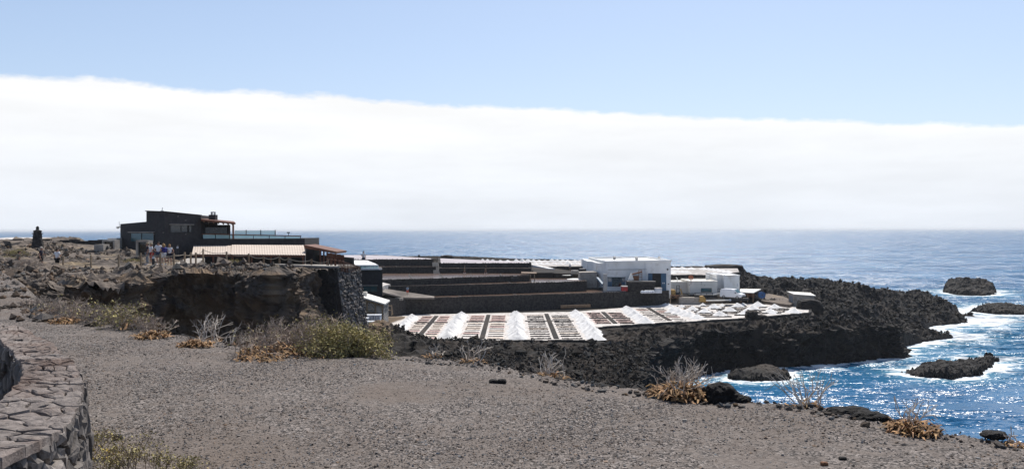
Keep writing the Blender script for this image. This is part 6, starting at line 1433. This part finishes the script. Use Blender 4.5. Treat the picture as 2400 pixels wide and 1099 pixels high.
    if long_hair:
        m = MB(); m.tube([(0, hy + .08, 1.66), (0, hy + .10, 1.52), (0, hy + .10, 1.36)], [.095, .10, .05], 9); m.build('hair_length', hair, ho, True)
    if hat:
        m = MB(); m.lathe((0, hy + .005, 1.67), [(.17, 0), (.17, .012), (.115, .016), (.11, .10), (.03, .125)], 14); m.build('hat', hat, t, True)
    for n in 'lr':
        m = MB(); a = Vector(J['an' + n]); b = Vector(J['to' + n]); m.tube([a + Vector((0, .05, -.05)), a + Vector((0, -.02, -.045)), b + Vector((0, 0, -.005)), b + Vector((0, -.05, -.01))], [.035, .048, .045, .02], 8); m.build('shoe', 'cloth_white' if legs != 'cloth_navy' else 'cloth_black', t, True)
    if bag:
        m = MB(); m.box((-.15, .12, 1.02), (.15, .30, 1.42)); m.build('backpack', bag, t, bevel=.06)
    s = h / 1.76; t.scale = (s, s, s); t.location = feet; t.rotation_euler = (0, 0, face)
    return t
# face angle 0 looks towards the camera (-Y)
person('white-haired person in navy shirt walking behind the left rope fence', at(95, 631, 60.5), 1.70, R(100), 'cloth_navy', 'cloth_black', 'hair_white', ('down', 'front'), .15, .1)
person('dark-haired person in white T-shirt seen from behind at the fence end', at(134, 634, 60), 1.68, R(170), 'cloth_white', 'cloth_black', 'hair_dark', ('front', 'down'), .12)
person('crouched-looking dark-haired person half hidden by rocks at far left', at(42, 638, 60), 1.62, R(140), 'cloth_khaki', 'cloth_black', 'hair_dark', ('down', 'down'), .1, .15)
person('person in dark top and grey trousers at the left of the fence group', at(345.5, 620.5, 63.5), 1.74, R(-60), 'cloth_navy', 'cloth_grey', 'hair_dark', ('down', 'down'), .05, 0, long_legs=True, hat='cloth_khaki')
person('person in white shirt and red shorts behind the dark-topped visitor', at(354, 620, 64.6), 1.72, R(-40), 'cloth_white', 'cloth_red', 'hair_dark', ('front', 'down'), .06, hat='cloth_khaki')
person('tall person in white T-shirt and denim shorts in the middle of the group', at(371.5, 620.5, 63.4), 1.84, R(10), 'cloth_white', 'cloth_denim', 'hair_dark', ('hip', 'down'), .05)
person('blond person in blue top carrying a backpack in the visitor group', at(384, 620.5, 63.0), 1.68, R(-120), 'cloth_blue', 'cloth_white', 'hair_blond', ('front', 'front'), .08, .08, long_hair=True, bag='cloth_blue', no_sleeve=True)
person('blond person in pale top and navy shorts at the right of the group', at(397.5, 620.5, 63.2), 1.62, R(25), 'cloth_white', 'cloth_navy', 'hair_blond', ('front', 'hip'), .05, long_hair=True, no_sleeve=True)
person('person in pale blue top and coral shorts on the terrace landing', at(955, 693, 138.6), 1.72, R(170), 'cloth_sky', 'cloth_coral', 'hair_dark', ('front', 'front'), .05)
person('left of two dark-clothed people before the upper terrace wall', at(1088.5, 641, 160), 1.70, R(90), 'cloth_khaki', 'cloth_khaki', 'hair_dark', ('down', 'down'), .15, .1)
person('right of two dark-clothed people before the upper terrace wall', at(1138, 641.5, 159.5), 1.72, R(90), 'cloth_black', 'cloth_khaki', 'hair_dark', ('down', 'front'), .2, .1)
person('person in pale shirt and khaki shorts standing on the gravel yard', at(1336, 636.5, 171), 1.75, R(20), 'cloth_white', 'cloth_khaki', 'hair_dark', ('down', 'down'), .05)
person('person in white shirt on the glazed white deck', at(852, 622, 94), 1.68, R(10), 'cloth_white', 'cloth_denim', 'hair_dark', ('front', 'down'))

# ================================================================== PLANTS
def seg_mesh(name, A, B, r0, r1, mat, parent, tint=None, rng=None):
    "many thin three-sided sticks as one mesh"
    A, B = np.asarray(A, float), np.asarray(B, float); n = len(A); r0 = np.broadcast_to(r0, n); r1 = np.broadcast_to(r1, n)
    d = B - A; d /= np.linalg.norm(d, axis=1)[:, None] + 1e-9; u = np.where(np.abs(d[:, 2:3]) < .9, np.array([[0, 0, 1.]]), np.array([[1., 0, 0]])); a = np.cross(d, u); a /= np.linalg.norm(a, axis=1)[:, None]; b = np.cross(d, a)
    V = np.empty((n, 6, 3))
    for j in range(3):
        t = 2 * np.pi * j / 3; o = a * math.cos(t) + b * math.sin(t); V[:, j] = A + o * r0[:, None]; V[:, 3 + j] = B + o * r1[:, None]
    off = OFF.get(parent.name, np.zeros(3)); Fq = np.array([(0, 1, 4, 3), (1, 2, 5, 4), (2, 0, 3, 5)])[None] + (np.arange(n) * 6)[:, None, None]
    me = mesh_np(name, V.reshape(-1, 3) - off, Fq.reshape(-1, 4)); add_tint(me, n, 6, rng, tint); return link(name, me, mat, parent)
def add_tint(me, n, k, rng, tint):
    rng = rng or np.random.default_rng(0); lo, hi = tint or (.6, 1.3); b = rng.uniform(lo, hi, n); c = np.stack([b, b * rng.uniform(.94, 1.04, n), b * rng.uniform(.9, 1.08, n), np.ones(n)], 1)
    a = me.color_attributes.new('tint', 'FLOAT_COLOR', 'POINT'); a.data.foreach_set('color', np.repeat(c, k, 0).astype(np.float32).ravel())
def branches(rng, base, n0, spread, length, depth, up=.6, r=.012, shrink=.7, kids=3, wob=.45):
    "recursive twigs, vectorised level by level"
    ang = rng.uniform(0, 2 * np.pi, n0); el = np.clip(rng.normal(up, .3, n0), .05, 1.45); D = np.stack([np.cos(ang) * np.cos(el), np.sin(ang) * np.cos(el), np.sin(el)], 1)
    P = base + np.stack([rng.normal(0, spread, n0), rng.normal(0, spread, n0), np.zeros(n0)], 1); L = length * rng.uniform(.7, 1.2, n0); rad = np.full(n0, r); out = [[], [], [], []]
    for k in range(depth):
        mid = P + D * (L * .5)[:, None] + rng.normal(0, .06, P.shape) * L[:, None]; Q = P + D * L[:, None] + rng.normal(0, .05, P.shape) * L[:, None]
        for a, b, ra, rb in ((P, mid, rad, rad * .88), (mid, Q, rad * .88, rad * .75)): out[0].append(a); out[1].append(b); out[2].append(ra); out[3].append(rb)
        tips = Q
        if k < depth - 1:
            P = np.repeat(Q, kids, 0); D = np.repeat(D, kids, 0) + rng.normal(0, wob, (len(Q) * kids, 3)) + np.array([0, 0, .06]); D /= np.linalg.norm(D, axis=1)[:, None]; L = np.repeat(L, kids) * shrink * rng.uniform(.7, 1.2, len(P)); rad = np.repeat(rad, kids) * .68
    return [np.concatenate(o) for o in out] + [tips]
def leaves(name, pts, size, mat, parent, rng, n_per=1, jit=.03, tint=None, up=.3):
    P = np.repeat(np.asarray(pts), n_per, 0); P = P + rng.normal(0, jit, P.shape); n = len(P); d = rng.normal(0, 1, (n, 3)); d[:, 2] += up; d /= np.linalg.norm(d, axis=1)[:, None]; s = np.cross(d, rng.normal(0, 1, (n, 3))); s /= np.linalg.norm(s, axis=1)[:, None]
    L = size * rng.uniform(.6, 1.4, n)[:, None]; V = np.stack([P, P + d * L * .5 + s * L * .28, P + d * L, P + d * L * .5 - s * L * .28], 1)
    off = OFF.get(parent.name, np.zeros(3)); me = mesh_np(name, V.reshape(-1, 3) - off, np.arange(n * 4).reshape(n, 4)); add_tint(me, n, 4, rng, tint or (.55, 1.5)); return link(name, me, mat, parent)
def strips(name, base, n, rad, mat, parent, rng, L=.22, w=.03, h=.10):
    "curled dry leaves lying in a rosette"
    a = rng.uniform(0, 2 * np.pi, n); r = rad * np.sqrt(rng.uniform(0, 1, n)); P = base + np.stack([r * np.cos(a), r * np.sin(a), h * (1 - r / rad) * rng.uniform(.3, 1.3, n) + .01], 1)
    b = rng.uniform(0, 2 * np.pi, n); d = np.stack([np.cos(b), np.sin(b), rng.uniform(-.1, .8, n)], 1); s = np.stack([-np.sin(b), np.cos(b), rng.normal(0, .4, n)], 1); LL = L * rng.uniform(.5, 1.3, n)[:, None]; ww = w * rng.uniform(.5, 1.4, n)[:, None]
    rows = []
    for f, dz in ((0, 0), (.35, .05), (.7, .05), (1, -.06)):
        c = P + d * LL * f + np.array([0, 0, 1.0]) * (dz * LL * 2 - f * f * LL * .35); c[:, 2] = np.maximum(c[:, 2], base[2] + .004); e = s * ww * (1 - .75 * f); rows += [c - e, c + e]
    V = np.stack(rows, 1); Fq = np.array([(0, 1, 3, 2), (2, 3, 5, 4), (4, 5, 7, 6)])[None] + (np.arange(n) * 8)[:, None, None]
    off = OFF.get(parent.name, np.zeros(3)); me = mesh_np(name, V.reshape(-1, 3) - off, Fq.reshape(-1, 4)); add_tint(me, n, 8, rng, (.45, 1.45)); return link(name, me, mat, parent)
def gz(px, D, fn=None):
    x = np.array([gx(px, D)]); y = np.array([float(D)]); z = (fn or h_fore)(x, y)[0]; return np.array([x[0], y[0], z])
def shrub(label, px, D, rad, hgt, seed, n0=34, green=0.0, mat='twig', fn=None, dry=0, r=.009, depth=4, name='dry_shrub', up=.75, lift=0):
    rng = np.random.default_rng(seed); b = gz(px, D, fn); b[2] += lift; t = thing(name, label, 'shrub', tuple(b)); L = hgt * .52
    A, B, ra, rb, tips = branches(rng, b, n0, rad * .36, L, depth, up, r, .66, 3, .5)
    sx = rad / max(np.abs(B[:, 0] - b[0]).max(), .01) * 1.15; sz = hgt / max((B[:, 2] - b[2]).max(), .01) * 1.05
    for Q in (A, B, tips): Q[:, 0] = b[0] + (Q[:, 0] - b[0]) * sx; Q[:, 1] = b[1] + (Q[:, 1] - b[1]) * sx; Q[:, 2] = np.maximum(b[2] + (Q[:, 2] - b[2]) * sz, b[2] - .05)
    seg_mesh('branches', A, B, ra, rb, mat, t, (.5, 1.5), rng)
    if green:
        k = rng.uniform(0, 1, len(tips)) < green; leaves('foliage', tips[k], .05, 'green_leaf', t, rng, 5, .05)
    if dry: strips('dry_leaves', b, dry, rad * .75, 'dry_leaf', t, rng, .2, .022, hgt * .35)
    return t
def big_bush():
    rng = np.random.default_rng(77); b = gz(725, 13.2); t = thing('big_shrub', 'large domed shrub, grey twigs turning green at the right', 'shrub', tuple(b))
    A, B, ra, rb, T = [], [], [], [], []
    for cx, cy, rad, h, n in ((-.50, .1, .55, .62, 46), (-.05, .15, .60, .72, 60), (.25, .05, .5, .60, 46)):
        bb = b + np.array([cx, cy, 0]); a_, b_, r0, r1, tp = branches(rng, bb, n, rad * .5, h * .42, 4, .72, .008, .68, 3, .5)
        s = h / max((b_[:, 2] - bb[2]).max(), .01)
        for Q in (a_, b_, tp): Q[:, 2] = np.maximum(bb[2] + (Q[:, 2] - bb[2]) * s, bb[2])
        A.append(a_); B.append(b_); ra.append(r0); rb.append(r1); T.append(tp)
    A, B, ra, rb, T = map(np.concatenate, (A, B, ra, rb, T)); seg_mesh('branches', A, B, ra, rb, 'twig', t, (.5, 1.7), rng)
    k = rng.uniform(0, 1, len(T)) < np.clip((T[:, 0] - b[0] + .25) * .35, .03, .5); leaves('sparse_foliage', T[k], .035, 'green_leaf', t, rng, 4, .05)
    bb = b + np.array([.63, -.25, 0]); a_, b_, r0, r1, tp = branches(rng, bb, 70, .16, .24, 4, .8, .006, .7, 3, .45); s = .55 / (b_[:, 2] - bb[2]).max(); 
    for Q in (a_, b_, tp): Q[:, 2] = np.maximum(bb[2] + (Q[:, 2] - bb[2]) * s, bb[2])
    seg_mesh('green_branches', a_, b_, r0, r1, 'twig', t, (.5, 1.3), rng); leaves('foliage', np.concatenate([tp, b_[-len(tp):]]), .035, 'green_leaf', t, rng, 3, .04)
    strips('dry_leaves', b + np.array([-.35, -.35, 0]), 420, .75, 'dry_leaf', t, rng, .16, .016, .18)
big_bush()
def dead_plant(label, px, D, rad, seed, dry=170, stems=9, hgt=.35, fn=None, lift=0.0, pale=True):
    rng = np.random.default_rng(seed); b = gz(px, D, fn); b[2] += lift; t = thing('dried_plant', label, 'plant', tuple(b))
    strips('dry_leaves', b, dry, rad, 'dry_leaf', t, rng, rad * .5, rad * .06, rad * .35)
    if stems:
        A, B, ra, rb, T = branches(rng, b + np.array([rad * .1, .05, .02]), stems, rad * .3, hgt * .5, 3, .95, .009, .72, 2, .4); tag(seg_mesh('stems', A, B, ra, rb, 'twig_pale' if pale else 'twig', t, (.7, 1.3), rng), kind='stuff')
    return t
# grey scrub along the near rim of the gully (left)
for i, (px, D, r, h, g) in enumerate(((92, 21.0, .5, .34, .0), (128, 19.6, .6, .42, .02), (165, 18.6, .65, .46, .0), (205, 18.0, .6, .42, .02), (240, 17.4, .6, .48, .04), (285, 16.6, .55, .50, .22), (322, 16.4, .5, .34, .0), (360, 16.0, .42, .26, .0))):
    nm = ['leftmost', 'second', 'third', 'fourth', 'fifth', None, 'seventh', 'rightmost'][i]
    shrub('%s low dead grey shrub in the row along the gully rim' % nm if nm else 'grey shrub with a green right side in the row along the gully rim', px, D, r, h, 200 + i, 30, g, dry=25 if i in (1, 6) else 0)
dead_plant('orange dried plant at the foot of the left grey shrubs', 152, 17.4, .30, 1, 190, 6, .25, pale=False)
dead_plant('pale brown dried plant between the gully shrubs and the gravel', 358, 15.1, .30, 2, 190, 10, .35, pale=False)
dead_plant('orange dried rosette alone on the gravel before the gully', 457, 14.0, .28, 3, 240, 5, .16)
dead_plant('pale bare stems rising at the gully edge behind the orange rosette', 482, 15.0, .35, 4, 60, 22, .5, lift=-.05)
dead_plant('few pale bare twigs at the gully edge left of the large shrub', 548, 14.3, .26, 5, 60, 12, .30, lift=-.05)
dead_plant('pale twig tuft touching the left side of the large shrub', 602, 13.5, .30, 6, 120, 12, .34)
dead_plant('pale thin twigs right of the large shrub below the boulder', 880, 12.9, .16, 7, 40, 7, .25)
dead_plant('bare pale tuft with orange base on the rim left of centre', 1015, 12.6, .14, 8, 60, 8, .2)
dead_plant('bare pale tuft with orange base on the rim at centre', 1105, 12.3, .20, 9, 90, 12, .28)
dead_plant('bare branching pale plant on the rim right of centre', 1283, 11.35, .26, 10, 90, 16, .32)
dead_plant('dense rusty dried plant on the rim beside the black boulder', 1596, 9.75, .33, 11, 520, 34, .36, pale=True)
dead_plant('low straw-coloured tuft left of the rusty plant on the rim', 1535, 9.95, .10, 12, 120, 4, .08, pale=False)
dead_plant('white-stemmed dried plant with orange base against the sea', 1893, 9.15, .24, 13, 300, 16, .40)
dead_plant('orange dried plant with a dark stub on the right rim', 2140, 7.98, .24, 14, 320, 10, .30)
dead_plant('small straw tuft at the right end of the rim', 2378, 7.55, .12, 15, 120, 4, .12)
# platform vegetation
pl = lambda px, D: h_plat
for i, (px, D, r, h, g, lab) in enumerate(((40, 68, 1.1, .55, .9, 'yellow-green bush at far left below the cairn'), (18, 66, .8, .3, .5, 'low straw bush at the left edge below the cairn'), (75, 55, 1.6, .6, .0, 'wide brown dead shrub below the white-haired person'), (125, 54, 1.4, .55, .02, 'brown dead shrub below the white-shirted person'),
         (30, 52, 1.5, .5, .0, 'brown dead shrub at the left edge of the platform'), (312, 66, .7, .3, .6, 'small green shrub left of the visitor group'), (186, 70, 1.4, .4, .0, 'dry brown shrub on the ground behind the left fence'), (545, 58, .8, .3, .4, 'small pale green shrub below the tan roof'))):
    shrub(lab, px, D, r, h, 300 + i, 26, g, fn=h_plat, r=.016, depth=4)
# yellow-green herbs at the bottom edge beside the wall
def herb(label, px, py, h, seed, flower=False, w=.16):
    rng = np.random.default_rng(seed); p = atz(px, py, 20.02); b = np.array(p); t = thing('yellow_herb', label, 'plant', tuple(b))
    A, B, ra, rb, T = branches(rng, b, 8, .04, h * .45, 4, 1.05, .004, .72, 3, .42); seg_mesh('stems', A, B, ra, rb, 'twig', t, (.6, 1.2), rng); leaves('foliage', T, .018, 'green_leaf', t, rng, 2, .02)
    if flower: k = rng.integers(0, len(T), 60); leaves('flowers', T[k], .014, 'flower', t, rng, 2, .008)
herb('tall single-stemmed yellow-green herb at the bottom left', 317, 1110, .24, 1)
herb('bushy yellow-flowered herb beside the wall foot at the bottom', 245, 1112, .18, 2, True); herb('yellow-green herb close against the wall foot', 216, 1072, .20, 3)
herb('low yellow-green herb right of the tall one at the bottom edge', 385, 1118, .17, 4); herb('faint low herb rightmost along the bottom edge', 440, 1118, .14, 5); herb('low herb between the flowered and the tall herb', 285, 1120, .15, 6)

# ================================================================== LOOSE ROCKS OF THE FOREGROUND
def fr(label, px, py, size, seed, mat='lava', z=20.0, **k): p = atz(px, py, z); p.z = float(h_fore(np.array([p.x]), np.array([p.y]))[0]) + size[2] * .55; return boulder('loose_rock', label, p, size, seed, mat, 3, **k)
fr('fist-sized black rock on the gravel right of the wall', 274, 1030, (.045, .04, .035), 1); fr('left black lump of the small rock group on the gravel', 1156, 892, (.055, .05, .03), 2); fr('right black lump of the small rock group on the gravel', 1176, 892, (.06, .05, .035), 3)
fr('pale cream stone on the right gravel', 1604, 985, (.025, .02, .012), 4, 'concrete'); fr('dark red-brown stone near the bottom right of the gravel', 2085, 1010, (.03, .025, .02), 5, 'rust'); fr('dark stone low in the bottom right gravel', 1975, 1083, (.035, .025, .015), 6); fr('brown stone at the bottom edge of the right gravel', 1932, 1092, (.03, .025, .02), 7, 'rust')
def rimrock(label, px, D, size, seed, lift=0.0, mat='lava'): b = gz(px, D); return boulder('rim_rock', label, (b[0], b[1], b[2] + size[2] * .45 + lift), size, seed, mat, 4, amp=.6, box=.15, freq=2.2, fine=.15)
rimrock('big rounded black boulder on the rim beside the rusty plant', 1686, 9.6, (.17, .17, .15), 11, .02); rimrock('small dark rock right of the big rim boulder', 1722, 9.5, (.10, .09, .07), 12); rimrock('flat dark rock at the right end of the rim boulders', 1742, 9.45, (.07, .07, .035), 13)
rimrock('dark stone on the rim left of the white-stemmed plant', 1838, 9.3, (.13, .1, .03), 14, -.01); rimrock('long dark rock on the rim right of the white-stemmed plant', 1985, 8.85, (.22, .12, .06), 15, 0); rimrock('knobbly dark rock further down the right rim', 2040, 8.5, (.16, .12, .065), 16, 0); rimrock('grey-topped dark rock on the rim beside the orange plant', 2112, 8.2, (.10, .1, .07), 17, .02)
rimrock('small dark rock by the straw tuft at the right end', 2330, 7.7, (.10, .08, .035), 18); rimrock('dark rock at the gully edge left of centre', 1400, 10.7, (.14, .12, .06), 19)
